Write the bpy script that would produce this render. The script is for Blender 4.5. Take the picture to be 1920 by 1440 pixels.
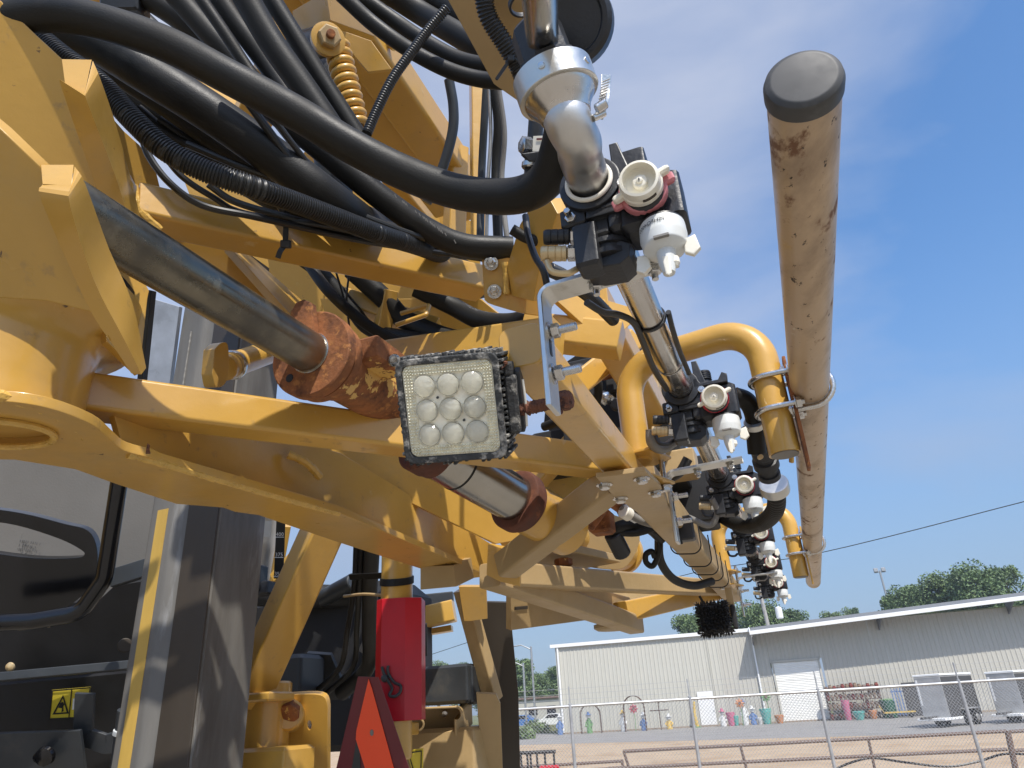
import bpy, math, random
import numpy as np
from mathutils import Vector
rnd = random.Random(7)
sc = bpy.context.scene
for o in list(bpy.data.objects): bpy.data.objects.remove(o)

# ------------------------------------------------------------------ camera
F, CX, CY = 1331.0, 960.0, 720.0            # focal length in photo pixels
PITCH, ROLL, EYE = math.radians(24.8), math.radians(3.5), 1.75
Fv = np.array([0, math.cos(PITCH), math.sin(PITCH)])
R0 = np.array([1.0, 0, 0]); U0 = np.cross(R0, Fv)
Rv = R0*math.cos(ROLL) - U0*math.sin(ROLL)
Uv = U0*math.cos(ROLL) + R0*math.sin(ROLL)
CAM = np.array([0, 0, EYE])
cam_d = bpy.data.cameras.new('camera'); cam = bpy.data.objects.new('camera', cam_d)
sc.collection.objects.link(cam); sc.camera = cam
cam_d.sensor_width = 36; cam_d.lens = 36*F/1920; cam_d.clip_start = .02; cam_d.clip_end = 6000
from mathutils import Matrix
M = Matrix(((Rv[0], Uv[0], -Fv[0], CAM[0]), (Rv[1], Uv[1], -Fv[1], CAM[1]), (Rv[2], Uv[2], -Fv[2], CAM[2]), (0, 0, 0, 1)))
cam.matrix_world = M
cam_d.dof.use_dof = False

# ------------------------------------------------------------------ light
SUN_EL, SUN_AZ = math.radians(52), math.radians(160)      # azimuth clockwise from +Y
sd = np.array([math.sin(SUN_AZ)*math.cos(SUN_EL), math.cos(SUN_AZ)*math.cos(SUN_EL), math.sin(SUN_EL)])
world = bpy.data.worlds.new('World'); sc.world = world; world.use_nodes = True
nt = world.node_tree; nt.nodes.clear()
def N(nt, t, **kw):
    n = nt.nodes.new(t)
    for k, v in kw.items():
        if k.startswith('i_'):
            n.inputs[k[2:].replace('_', ' ')].default_value = v
        else: setattr(n, k, v)
    return n
wo = N(nt, 'ShaderNodeOutputWorld'); bg = N(nt, 'ShaderNodeBackground'); bg.inputs[1].default_value = .12
sky = N(nt, 'ShaderNodeTexSky', sky_type='NISHITA', sun_disc=False, sun_elevation=SUN_EL, sun_rotation=SUN_AZ,
        air_density=1.0, dust_density=1.1, ozone_density=2.4, altitude=150)
tc = N(nt, 'ShaderNodeTexCoord')
# thin high cloud veil: denser towards the upper left of the view
mp = N(nt, 'ShaderNodeMapping'); mp.inputs['Scale'].default_value = (1.3, 1.3, 3.2); mp.inputs['Rotation'].default_value = (0, .5, .4)
no = N(nt, 'ShaderNodeTexNoise', i_Scale=1.5, i_Detail=7.0, i_Roughness=.52, i_Distortion=.3)
vd = N(nt, 'ShaderNodeVectorMath', operation='DOT_PRODUCT'); vd.inputs[1].default_value = (-.30, .50, .81)
mr = N(nt, 'ShaderNodeMapRange'); mr.inputs['From Min'].default_value = .56; mr.inputs['From Max'].default_value = .99; mr.inputs['To Min'].default_value = 0; mr.inputs['To Max'].default_value = 1.0
ml = N(nt, 'ShaderNodeMath', operation='MULTIPLY_ADD'); 
nr = N(nt, 'ShaderNodeMapRange'); nr.inputs['From Min'].default_value = .38; nr.inputs['From Max'].default_value = .70; nr.inputs['To Min'].default_value = -.16; nr.inputs['To Max'].default_value = .52
hz = N(nt, 'ShaderNodeHueSaturation'); hz.inputs['Saturation'].default_value = 1.2; hz.inputs['Value'].default_value = 1.75
mx = N(nt, 'ShaderNodeMix', data_type='RGBA')
mx.inputs[7].default_value = (4.5, 4.9, 6.0, 1)
L = nt.links.new
L(tc.outputs['Generated'], mp.inputs[0]); L(mp.outputs[0], no.inputs['Vector']); L(no.outputs[0], nr.inputs[0])
L(tc.outputs['Generated'], vd.inputs[0]); L(vd.outputs['Value'], mr.inputs[0])
mul = N(nt, 'ShaderNodeMath', operation='MULTIPLY_ADD', use_clamp=True)
L(mr.outputs[0], mul.inputs[0]); mul.inputs[1].default_value = .75; L(nr.outputs[0], mul.inputs[2])
L(sky.outputs[0], hz.inputs['Color']); L(hz.outputs[0], mx.inputs[6]); L(mul.outputs[0], mx.inputs[0])
# the low sky is a clear blue-grey rather than white
sp = N(nt, 'ShaderNodeSeparateXYZ'); L(tc.outputs['Generated'], sp.inputs[0])
hr = N(nt, 'ShaderNodeMapRange', interpolation_type='SMOOTHSTEP'); L(sp.outputs[2], hr.inputs[0])
hr.inputs['From Min'].default_value = .0; hr.inputs['From Max'].default_value = .55; hr.inputs['To Min'].default_value = .85; hr.inputs['To Max'].default_value = 0
mh = N(nt, 'ShaderNodeMix', data_type='RGBA'); mh.inputs[7].default_value = (1.95, 2.75, 4.1, 1)
L(hr.outputs[0], mh.inputs[0]); L(mx.outputs[2], mh.inputs[6])
L(mh.outputs[2], bg.inputs[0]); L(bg.outputs[0], wo.inputs[0])
sun_d = bpy.data.lights.new('sun', 'SUN'); sun_d.energy = 4.7; sun_d.angle = math.radians(.55); sun_d.color = (1, .955, .88)
sun = bpy.data.objects.new('sun', sun_d); sc.collection.objects.link(sun)
sun.rotation_euler = Vector(sd).to_track_quat('Z', 'Y').to_euler(); sun.location = (4, -6, 9)
sc.view_settings.view_transform = 'Standard'; sc.view_settings.look = 'None'
sc.view_settings.exposure = 0.14; sc.view_settings.gamma = 1; sc.view_settings.use_curve_mapping = False
sc.render.engine = 'CYCLES'; sc.cycles.max_bounces = 8

# ------------------------------------------------------------------ geometry from sight lines
def ray(x, y):
    return Fv + Rv*((x-CX)/F) - Uv*((y-CY)/F)
def P(x, y, d): return CAM + ray(x, y)*d                    # point on the sight line at depth d (m)
def proj(p):
    q = np.asarray(p, float)-CAM; d = q@Fv
    return CX+F*(q@Rv)/d, CY-F*(q@Uv)/d, d
def PZ(x, y, z):                                            # ... at height z
    r = ray(x, y); return CAM + r*((z-EYE)/r[2])
def PP(x, y, o, n):                                         # ... on the plane through o with normal n
    r = ray(x, y); return CAM + r*(((np.asarray(o)-CAM)@n)/(r@n))
def zat(p, py):                                             # height above p whose image row is py
    a, b = -5.0, 60.0
    for _ in range(60):
        m = (a+b)/2
        if proj((p[0], p[1], m))[1] > py: a = m
        else: b = m
    return m
def unit(v): v = np.asarray(v, float); return v/np.linalg.norm(v)
def azim(px):                                               # horizontal direction vanishing at column px
    lo, hi = -1.4, 1.4
    for _ in range(60):
        m = (lo+hi)/2
        p = CAM+np.array([math.sin(m), math.cos(m), 0])
        if proj(p)[0] < px: lo = m
        else: hi = m
    return m
BA = azim(1531)
B = np.array([math.sin(BA), math.cos(BA), 0]); A = np.array([math.cos(BA), -math.sin(BA), 0]); Z = np.array([0, 0, 1.0])

class G:
    def __init__(s): s.v = []; s.f = []; s.n = 0
    def add(s, v, f):
        v = np.asarray(v, float); s.v.append(v); k = s.n
        s.f += [tuple(i+k for i in q) for q in f]; s.n += len(v); return s
    def join(s, g):
        k = s.n; s.v += g.v; s.f += [tuple(i+k for i in q) for q in g.f]; s.n += g.n; return s
    def V(s): return np.vstack(s.v)
    def xf(s, o, x, y, z):                                   # local -> frame (o; x, y, z)
        V = s.V(); g = G(); g.v = [np.asarray(o)+np.outer(V[:, 0], x)+np.outer(V[:, 1], y)+np.outer(V[:, 2], z)]
        g.f = list(s.f); g.n = len(V); return g
def catmull(pts, n=8):
    pts = np.asarray(pts, float); q = np.vstack([2*pts[0]-pts[1], pts, 2*pts[-1]-pts[-2]]); out = []
    for i in range(1, len(q)-2):
        for k in range(n):
            t = k/n; a, b, c, d = q[i-1], q[i], q[i+1], q[i+2]
            out.append(.5*((2*b)+(-a+c)*t+(2*a-5*b+4*c-d)*t*t+(-a+3*b-3*c+d)*t**3))
    out.append(q[-2]); return np.array(out)
def fillet(pts, r, n=8):
    pts = [np.asarray(p, float) for p in pts]; out = [pts[0]]
    for a, b, c in zip(pts, pts[1:], pts[2:]):
        u, w = unit(a-b), unit(c-b); ang = math.acos(max(-1, min(1, u@w)))
        t = min(r/math.tan(ang/2), .49*np.linalg.norm(a-b), .49*np.linalg.norm(c-b)); rr = t*math.tan(ang/2)
        ctr = b+unit(u+w)*(rr/math.sin(ang/2)); s, e = b+u*t-ctr, b+w*t-ctr
        tot = math.acos(max(-1, min(1, unit(s)@unit(e))))
        for k in range(n+1):
            f = k/n; out.append(ctr+(math.sin((1-f)*tot)*s+math.sin(f*tot)*e)/math.sin(tot))
    out.append(pts[-1]); return np.array(out)
def resample(p, step):
    p = np.asarray(p); s = np.r_[0, np.cumsum(np.linalg.norm(np.diff(p, axis=0), axis=1))]
    n = max(2, int(s[-1]/step)); t = np.linspace(0, s[-1], n+1)
    return np.stack([np.interp(t, s, p[:, k]) for k in range(3)], 1)
def circ(n=12, r=1.0, ph=0): a = np.arange(n)*2*math.pi/n+ph; return np.stack([np.cos(a)*r, np.sin(a)*r], 1)
def rrect(w, h, r, n=3):
    o = []
    for sx, sy, a0 in ((1, 1, 0), (-1, 1, 90), (-1, -1, 180), (1, -1, 270)):
        for k in range(n+1):
            a = math.radians(a0+90*k/n); o.append((sx*(w/2-r)+r*math.cos(a), sy*(h/2-r)+r*math.sin(a)))
    return np.array(o)
def sweep(path, sec, up=None, scale=None, caps=True, bev=0, closed=False):
    p = np.asarray(path, float); n = len(p); m = len(sec)
    t = np.zeros_like(p); t[1:-1] = p[2:]-p[:-2]; t[0] = p[1]-p[0]; t[-1] = p[-1]-p[-2]
    if closed: t[0] = t[-1] = p[1]-p[-2]
    t /= np.linalg.norm(t, axis=1)[:, None]+1e-12
    if up is None:
        u = np.cross(t[0], [0.03, .1, 1.0]); 
        if np.linalg.norm(u) < .15: u = np.cross(t[0], [1, 0, 0])
        u = unit(u); Us = [u]
        for i in range(1, n):
            u = u-t[i]*(u@t[i]); u = unit(u); Us.append(u)
        Us = np.array(Us); Vs = np.cross(Us, t)              # x axis = Us, y axis = Vs
        X, Y = Us, Vs
    else:
        X = np.cross(t, up); X /= np.linalg.norm(X, axis=1)[:, None]; Y = np.cross(X, t)
    if scale is None: scale = np.ones(n)
    scale = np.broadcast_to(np.asarray(scale, float), (n,)) if np.ndim(scale) < 2 else scale
    rings = []; 
    ext = sec.max(0)-sec.min(0)
    def ring(c, x, y, k, shrink=0):
        s = sec*(k); 
        if shrink: s = s*(1-2*shrink/np.maximum(ext*np.mean(k), 1e-6))
        return c+np.outer(s[:, 0], x)+np.outer(s[:, 1], y)
    if bev and not closed:
        rings.append(ring(p[0], X[0], Y[0], scale[0], bev))
        rings.append(ring(p[0]+t[0]*bev, X[0], Y[0], scale[0]))
        for i in range(1, n-1): rings.append(ring(p[i], X[i], Y[i], scale[i]))
        rings.append(ring(p[-1]-t[-1]*bev, X[-1], Y[-1], scale[-1]))
        rings.append(ring(p[-1], X[-1], Y[-1], scale[-1], bev))
    else:
        for i in range(n): rings.append(ring(p[i], X[i], Y[i], scale[i]))
    k = len(rings); f = []
    for i in range(k-1):
        for j in range(m):
            a = i*m+j; b = i*m+(j+1) % m; f.append((a, b, b+m, a+m))
    if caps and not closed: f.append(tuple(range(m-1, -1, -1))); f.append(tuple((k-1)*m+j for j in range(m)))
    return G().add(np.vstack(rings), f)
def tube(path, r, n=14, scale=None, smooth=0, step=None, **kw):
    p = catmull(path, smooth) if smooth else np.asarray(path, float)
    if step: p = resample(p, step)
    return sweep(p, circ(n, r), scale=scale, **kw)
def beam(a, b, w, h, up=Z, r=None, bev=.001):
    return sweep([a, b], rrect(w, h, r if r is not None else min(w, h)*.12), up=up, bev=bev)
def box(c, x, y, z, dx, dy, dz, bev=.001):                    # centred box with axes x, y, z
    x, y, z = unit(x), unit(y), unit(z)
    bev = min(bev, dx*.3, dy*.3, dz*.3)
    g = sweep([[0, 0, -dz/2], [0, 0, dz/2]], rrect(dx, dy, bev, 2), up=np.array([0, 1.0, 0]), bev=bev)
    return g.xf(c, x, y, z)
def lathe(prof, o, ax, n=24, ref=None, seg_r=None):
    ax = unit(ax); ref = np.array([0, 0, 1.0]) if ref is None else ref
    x = np.cross(ref, ax); x = unit(x) if np.linalg.norm(x) > .05 else unit(np.cross([0, 1.0, 0], ax)); y = np.cross(ax, x)
    c = circ(n); v = []; f = []
    for r, z in prof:
        v.append(np.asarray(o)+ax*z+np.outer(c[:, 0]*max(r, 1e-5), x)+np.outer(c[:, 1]*max(r, 1e-5), y))
    for i in range(len(prof)-1):
        for j in range(n): a = i*n+j; b = i*n+(j+1) % n; f.append((a, b, b+n, a+n))
    if prof[0][0] > 1e-4: f.append(tuple(range(n-1, -1, -1)))
    if prof[-1][0] > 1e-4: f.append(tuple((len(prof)-1)*n+j for j in range(n)))
    return G().add(np.vstack(v), f)
def rod(a, b, r, n=14, bev=0):
    a, b = np.asarray(a, float), np.asarray(b, float); l = np.linalg.norm(b-a); q = bev or min(r*.12, l*.2)
    return lathe([(r-q, 0), (r, q), (r, l-q), (r-q, l)], a, b-a, n)
def extr(poly, o, x, y, z, t, holes=(), bev=.0012):            # polygon (with holes) in plane o+x,y; thickness t along +z, bevelled
    cu = bpy.data.curves.new('c', 'CURVE'); cu.dimensions = '2D'; cu.fill_mode = 'BOTH'
    bev = min(bev, t*.3)
    for lp in [poly]+list(holes):
        s = cu.splines.new('POLY'); s.points.add(len(lp)-1)
        for k, q in enumerate(lp): s.points[k].co = (q[0], q[1], 0, 1)
        s.use_cyclic_u = True
    cu.extrude = max(t/2-bev, 1e-5); cu.bevel_depth = bev; cu.bevel_resolution = 1; cu.offset = -bev
    ob = bpy.data.objects.new('c', cu); me = bpy.data.meshes.new_from_object(ob)
    v = np.zeros(len(me.vertices)*3); me.vertices.foreach_get('co', v); v = v.reshape(-1, 3)
    f = [tuple(q.vertices) for q in me.polygons]
    bpy.data.objects.remove(ob); bpy.data.curves.remove(cu); bpy.data.meshes.remove(me)
    v[:, 2] += t/2
    g = G().add(v, f); return g.xf(o, unit(x), unit(y), unit(z))
def plate(px, plane, t, holes=(), away=True, bev=.0012, arc=None):
    """plate whose visible face has the outline px (photo pixels) in the given plane; thickness runs away from the camera"""
    o, n = plane; n = unit(n); o = np.asarray(o, float)
    if n@(o-CAM) > 0: n = -n                                  # n faces the camera
    x = unit(np.cross([0, 0, 1.0], n)) if abs(n[2]) < .95 else np.array([1.0, 0, 0]); y = np.cross(n, x)
    def loc(lp):
        w = [PP(q[0], q[1], o, n)-o for q in lp]; return [(a@x, a@y) for a in w]
    pl = loc(px); hs = [loc(h) for h in holes]
    zz = -n
    # right-handed frame x, y', zz
    pl = [(a, -b) for a, b in pl]; hs = [[(a, -b) for a, b in h] for h in hs]
    return extr(pl, o, x, -y, zz, t, hs, bev)
def pl3(a, b, c):                                             # plane through three (x, y, depth) sight points
    a, b, c = P(*a), P(*b), P(*c); return a, unit(np.cross(b-a, c-a))
def plZ(z): return np.array([0, 0, z]), Z
def plN(p, n): return np.asarray(p, float), unit(n)
def ell(cx, cy, rx, ry, n=24, rot=0):
    c, s = math.cos(math.radians(rot)), math.sin(math.radians(rot))
    return [(cx+rx*math.cos(a)*c-ry*math.sin(a)*s, cy+rx*math.cos(a)*s+ry*math.sin(a)*c) for a in [2*math.pi*k/n for k in range(n)]]
def smoothpx(pts, n=6): 
    p = catmull([(a, b, 0) for a, b in pts], n); return [(q[0], q[1]) for q in p]

def link(o): sc.collection.objects.link(o); return o
def mesh(name, g, m, ang=35, smooth=True):
    V = g.V(); me = bpy.data.meshes.new(name)
    me.from_pydata(V.tolist(), [], g.f); me.materials.append(m)
    if smooth:
        me.polygons.foreach_set('use_smooth', [True]*len(me.polygons)); me.set_sharp_from_angle(angle=math.radians(ang))
    return me
def thing(name, label, cat, loc, group=None, kind=None):
    o = link(bpy.data.objects.new(name, None)); o.location = Vector([float(c) for c in loc]); o.empty_display_size = .05
    if label: o['label'] = label
    if cat: o['category'] = cat
    if group: o['group'] = group
    if kind: o['kind'] = kind
    o['_org'] = [float(c) for c in loc]; return o
def wn_mod(o, ok):
    if ok:
        w = o.modifiers.new('wn', 'WEIGHTED_NORMAL'); w.keep_sharp = True; w.weight = 90
def part(name, g, m, par, label=None, kind=None, ang=35, smooth=True):
    org = np.array(par['_org']) if '_org' in par else np.zeros(3)
    h = g.xf(-org, *np.eye(3)); o = link(bpy.data.objects.new(name, mesh(name, h, m, ang, smooth))); o.parent = par; o['_org'] = list(org); wn_mod(o, smooth and g.n < 6000)
    if label: o['label'] = label
    if kind: o['kind'] = kind
    return o
def solo(name, g, m, label=None, cat=None, group=None, kind=None, ang=35, smooth=True):
    V = g.V(); org = (V.min(0)+V.max(0))/2; org[2] = V[:, 2].min()
    h = g.xf(-org, *np.eye(3)); o = link(bpy.data.objects.new(name, mesh(name, h, m, ang, smooth))); o.location = Vector(org.tolist()); wn_mod(o, smooth and g.n < 3000)
    for k, v in (('label', label), ('category', cat), ('group', group), ('kind', kind)):
        if v: o[k] = v
    o['_org'] = org.tolist(); return o
def copy_tree(o, loc=None, label=None, group=None):
    def cp(s, par):
        c = s.copy(); sc.collection.objects.link(c); c.parent = par
        for ch in s.children: cp(ch, c)
        return c
    r = cp(o, None)
    if loc is not None: r.location = Vector([float(c) for c in loc])
    if label: r['label'] = label
    if group: r['group'] = group
    return r

# ------------------------------------------------------------------ materials
def mat(name, col, rough=.5, metal=0, var=.08, vs=8.0, bump=0, bs=60.0, spots=None, coat=0, spec=.5, layers=(), stretch=None, emis=None):
    """spots/layers: (colour, noise scale, threshold, softness, roughness)"""
    m = bpy.data.materials.new(name); m.use_nodes = True; nt = m.node_tree; bs_ = nt.nodes['Principled BSDF']; L = nt.links.new
    tc = N(nt, 'ShaderNodeTexCoord'); co = tc.outputs['Object']
    if stretch:
        mp = N(nt, 'ShaderNodeMapping'); mp.inputs['Scale'].default_value = stretch; L(co, mp.inputs[0]); co = mp.outputs[0]
    n1 = N(nt, 'ShaderNodeTexNoise', i_Scale=vs, i_Detail=5.0, i_Roughness=.6); L(co, n1.inputs['Vector'])
    r1 = N(nt, 'ShaderNodeMapRange'); L(n1.outputs[0], r1.inputs[0]); r1.inputs['From Min'].default_value = .3; r1.inputs['From Max'].default_value = .7
    r1.inputs['To Min'].default_value = 1-var; r1.inputs['To Max'].default_value = 1+var
    mu = N(nt, 'ShaderNodeVectorMath', operation='SCALE'); mu.inputs[0].default_value = col[:3]; L(r1.outputs[0], mu.inputs['Scale'])
    c = mu.outputs[0]; rr = N(nt, 'ShaderNodeMapRange'); L(n1.outputs[0], rr.inputs[0])
    rr.inputs['From Min'].default_value = .3; rr.inputs['From Max'].default_value = .7
    rr.inputs['To Min'].default_value = max(.02, rough*.8); rr.inputs['To Max'].default_value = min(1, rough*1.25)
    ro = rr.outputs[0]; me = None; met = metal
    lay = list(layers)+([spots] if spots else [])
    for i, (c2, s2, th, so, ro2) in enumerate(lay):
        n2 = N(nt, 'ShaderNodeTexNoise', i_Scale=s2, i_Detail=8.0, i_Roughness=.65); 
        mp2 = N(nt, 'ShaderNodeMapping'); mp2.inputs['Location'].default_value = (3.7*i+1.3, 2.1*i, 5.5*i); L(co, mp2.inputs[0]); L(mp2.outputs[0], n2.inputs['Vector'])
        q = N(nt, 'ShaderNodeMapRange'); L(n2.outputs[0], q.inputs[0]); q.inputs['From Min'].default_value = th; q.inputs['From Max'].default_value = th+so
        mm = N(nt, 'ShaderNodeMix', data_type='RGBA'); L(q.outputs[0], mm.inputs[0]); L(c, mm.inputs[6]); mm.inputs[7].default_value = (*c2[:3], 1); c = mm.outputs[2]
        mf = N(nt, 'ShaderNodeMix', data_type='FLOAT'); L(q.outputs[0], mf.inputs[0]); L(ro, mf.inputs[2]); mf.inputs[3].default_value = ro2; ro = mf.outputs[0]
        if metal:
            mz = N(nt, 'ShaderNodeMix', data_type='FLOAT'); L(q.outputs[0], mz.inputs[0])
            if me is None: mz.inputs[2].default_value = metal
            else: L(me, mz.inputs[2])
            mz.inputs[3].default_value = 0; me = mz.outputs[0]
    L(c, bs_.inputs['Base Color']); L(ro, bs_.inputs['Roughness'])
    if me is not None: L(me, bs_.inputs['Metallic'])
    else: bs_.inputs['Metallic'].default_value = metal
    bs_.inputs['Specular IOR Level'].default_value = spec
    if coat: bs_.inputs['Coat Weight'].default_value = coat; bs_.inputs['Coat Roughness'].default_value = .12
    if bump:
        n3 = N(nt, 'ShaderNodeTexNoise', i_Scale=bs, i_Detail=4.0); L(co, n3.inputs['Vector'])
        b = N(nt, 'ShaderNodeBump'); b.inputs['Strength'].default_value = 1; b.inputs['Distance'].default_value = bump; L(n3.outputs[0], b.inputs['Height']); L(b.outputs[0], bs_.inputs['Normal'])
    return m
def lin(r, g, b):
    return tuple(((c/255+.055)/1.055)**2.4 if c/255 > .04045 else c/255/12.92 for c in (r, g, b))
YEL = (.55, .315, .060)
M_yel = mat('yellow_paint', YEL, .32, 0, .11, 4, .0005, 50, layers=[((.41, .275, .10), 5, .54, .28, .5), ((.29, .185, .08), 30, .62, .16, .6), ((.08, .045, .03), 44, .69, .02, .7), ((.60, .47, .27), 13, .66, .1, .6)], coat=.35)
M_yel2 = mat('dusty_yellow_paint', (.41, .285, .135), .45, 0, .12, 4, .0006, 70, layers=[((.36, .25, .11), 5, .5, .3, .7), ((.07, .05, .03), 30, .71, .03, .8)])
M_weld = mat('yellow_weld_bead', (.60, .37, .085), .3, 0, .15, 60, .002, 160)
M_pole = mat('yellow_pipe_shade_tan', (.47, .34, .215), .34, 0, .08, 9, .0003, 80, layers=[((.30, .215, .14), 10, .52, .2, .6), ((.52, .33, .10), 7, .64, .12, .4), ((.17, .085, .045), 16, .60, .06, .8), ((.045, .03, .022), 70, .63, .03, .7), ((.60, .52, .40), 24, .66, .04, .6)], stretch=(1.6, .7, 1))  # yellow pipe: shade and ground reflection are put into the tan base colour
M_cap = mat('weathered_grey_rubber_cap', (.055, .055, .055), .55, 0, .22, 30, .0001, 40, layers=[((.10, .10, .10), 40, .55, .2, .7)])
M_rub = mat('black_rubber', (.015, .014, .012), .5, 0, .25, 14, .0003, 500, spec=.28, layers=[((.045, .041, .036), 9, .58, .3, .7)])
M_cab = mat('black_cable_sheath', (.016, .016, .016), .38, 0, .2, 20)
M_cor = mat('black_split_loom', (.018, .018, .018), .36, 0, .2, 20)
M_pla = mat('black_plastic', (.018, .019, .022), .42, 0, .25, 30, .0003, 300, layers=[((.05, .05, .05), 25, .6, .2, .7)])
M_gls = mat('gloss_black_paint', (.006, .006, .007), .16, 0, .2, 6, .0006, 14, layers=[((.03, .028, .025), 12, .62, .2, .6)])
M_dgr = mat('dark_grey_paint', (.032, .036, .040), .45, 0, .2, 6, .0003, 60, layers=[((.075, .07, .06), 8, .58, .2, .8)])
M_dkb = mat('matt_black_steel', (.011, .011, .012), .6, 0, .3, 8, .0004, 60)
M_gry = mat('grey_moulded_panel', (.19, .18, .165), .55, 0, .07, 3, .0004, 160)
M_ss = mat('stainless_steel', (.60, .575, .54), .24, 1, .10, 14, .0003, 60, layers=[((.33, .29, .24), 14, .6, .25, .45)])
M_ssb = mat('satin_stainless_elbow', (.60, .59, .57), .40, 1, .10, 12, .0004, 90)
M_zn = mat('zinc_plated_steel', (.62, .61, .59), .26, 1, .15, 40, .0004, 200, layers=[((.25, .22, .18), 60, .66, .1, .6)])
M_alu = mat('zinc_bracket', (.66, .65, .61), .36, 1, .12, 18, .0003, 120, layers=[((.38, .35, .28), 20, .58, .2, .55)])
M_chr = mat('oily_chrome_rod', (.24, .215, .165), .27, .95, .35, 7, .0002, 40, layers=[((.045, .04, .033), 5, .50, .22, .38), ((.35, .32, .24), 9, .60, .2, .42)], stretch=(1, 1, 1))
M_chr2 = mat('clean_chrome_stage', (.40, .38, .34), .22, 1, .15, 8)
M_rst = mat('flaking_rust', (.235, .085, .028), .85, 0, .45, 34, .0016, 120, layers=[((.09, .032, .015), 26, .54, .15, .9), ((.36, .15, .045), 75, .55, .1, .9), ((.62, .38, .10), 11, .585, .006, .35)])
M_rst3 = mat('dark_rust', (.10, .035, .02), .8, 0, .4, 30, .0014, 110, layers=[((.20, .07, .03), 30, .58, .1, .9)])
M_rst2 = mat('pitted_rust', (.15, .058, .032), .9, 0, .5, 90, .003, 330, layers=[((.05, .02, .015), 150, .52, .1, .9)])
M_wht = mat('cream_white_plastic', (.80, .765, .66), .38, 0, .04, 20, spec=.5)
M_wht2 = mat('translucent_white_plastic', (.66, .68, .67), .34, 0, .05, 20)
M_pnk = mat('faded_pink_plastic', (.56, .20, .22), .4, 0, .12, 30)
M_red = mat('red_plastic', (.50, .03, .055), .4, 0, .12, 30)
M_brs = mat('brass_collar', (.62, .47, .26), .36, .45, .08, 40)
M_stl = mat('weathered_steel_post', (.15, .142, .128), .6, .15, .25, 5, .0006, 120, layers=[((.06, .05, .04), 6, .50, .2, .6), ((.30, .30, .30), 11, .60, .15, .5)], stretch=(1, 1, .16))
M_mdl = mat('dark_brown_grey', (.045, .035, .025), .5, 0, .25, 5, .0004, 60, stretch=(1, 1, .2))
M_spl = mat('rubbed_yellow_paint', (.52, .33, .07), .5, 0, .2, 6, .0006, 90, layers=[((.16, .15, .14), 11, .56, .12, .5), ((.05, .045, .04), 26, .66, .06, .5)], stretch=(1, 1, .22))
M_rdp = mat('red_painted_steel', (.46, .008, .018), .33, 0, .12, 7, .0004, 60, layers=[((.30, .02, .025), 12, .6, .2, .6)])
M_org = mat('fluorescent_orange_sheet', (.92, .085, .025), .45, 0, .03, 9)
M_mar = mat('dark_red_reflective_tape', (.13, .014, .022), .38, 0, .1, 300)
M_stk = mat('yellow_warning_film', (.70, .55, .05), .35, 0, .06, 20)
M_blk = mat('black_print', (.012, .012, .012), .5)
M_prt = mat('grey_print', (.10, .10, .10), .5)
M_wpr = mat('white_print', (.8, .8, .78), .5)
M_dst = mat('dusty_black_case', (.045, .045, .045), .8, 0, .5, 120, .002, 260, layers=[((.36, .34, .30), 70, .53, .10, .95)])
# ================================================================== SETTING
M_sand = mat('tan_sandy_ground', (.44, .325, .21), .95, 0, .14, 1.2, .02, 9, layers=[((.33, .21, .11), .35, .5, .2, 1), ((.30, .20, .10), 14, .6, .1, 1)])
M_grv = mat('grey_gravel', (.27, .255, .235), .95, 0, .22, 9, .02, 22, layers=[((.20, .19, .175), .5, .5, .25, 1)])
M_gra = mat('mown_grass', (.12, .13, .035), .95, 0, .35, 1.5, .03, 14, layers=[((.25, .20, .09), .35, .52, .2, 1)])
def sheet(name, pts, z, m, nsub=1):
    g = G().add([(p[0], p[1], z) for p in pts], [tuple(range(len(pts)))]); return solo(name, g, m, kind='structure', smooth=False)
sheet('ground', [(-900, -60), (1500, -60), (1500, 2600), (-900, 2600)], 0, M_gra)
g1, g2 = PZ(940, 1398, 0), PZ(1930, 1372, 0)
e_ = unit(g2-g1)
sheet('sandy_yard', [g1-e_*60-B*0, g2+e_*60, (60, -30), (-70, -30)], .004, M_sand)
f1, f2 = PZ(1000, 1378, 0), PZ(1900, 1332, 0)
b1 = PZ(965, 1384, 0)
M_pad = mat('packed_grey_dirt', (.27, .235, .185), .95, 0, .2, 3, .02, 12, layers=[((.20, .175, .14), .8, .5, .25, 1)])
sheet('machine_yard', [(-40, -30), (40, -30), (40, 10.5), (-40, 10.0)], .008, M_pad)
sheet('gravel_lane', [g1-e_*6, g1+e_*130, f2+unit(f2-f1)*80, PZ(1040, 1376, 0), PZ(955, 1374, 0), PZ(900, 1384, 0)], .008, M_grv)

# ------------------------------------------------------------------ metal warehouse
M_wall = mat('beige_ribbed_sheet', (.50, .485, .42), .5, 0, .03, .6, 0)
M_wall2 = mat('weathered_ribbed_sheet', (.475, .455, .395), .5, 0, .04, .6, 0)
M_trim = mat('white_metal_trim', (.78, .78, .76), .4, 0, .03, 1)
M_rof = mat('pale_roof_sheet', (.42, .43, .43), .4, .2, .04, 1)
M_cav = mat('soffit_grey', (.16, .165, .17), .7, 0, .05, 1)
w0 = PZ(1056, 1377, 0); w1 = PZ(1722, 1342, 0); we = unit(w1-w0); wn = np.array([we[1], -we[0], 0]); 
if wn@(CAM-w0) < 0: wn = -wn
zt = zat(w0, 1211)
wh = thing('warehouse', 'long beige ribbed metal warehouse with white eaves behind the chain link fence', 'building', w0)
def onw(x, y, off=0): return PP(x, y, w0+wn*off, wn)
def s_of(p): return (p-w0)@we
sB = s_of(onw(1345, 1330)); sC = s_of(onw(1428, 1300)); sR = s_of(onw(1920, 1300))+7
zt2 = zt
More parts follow.
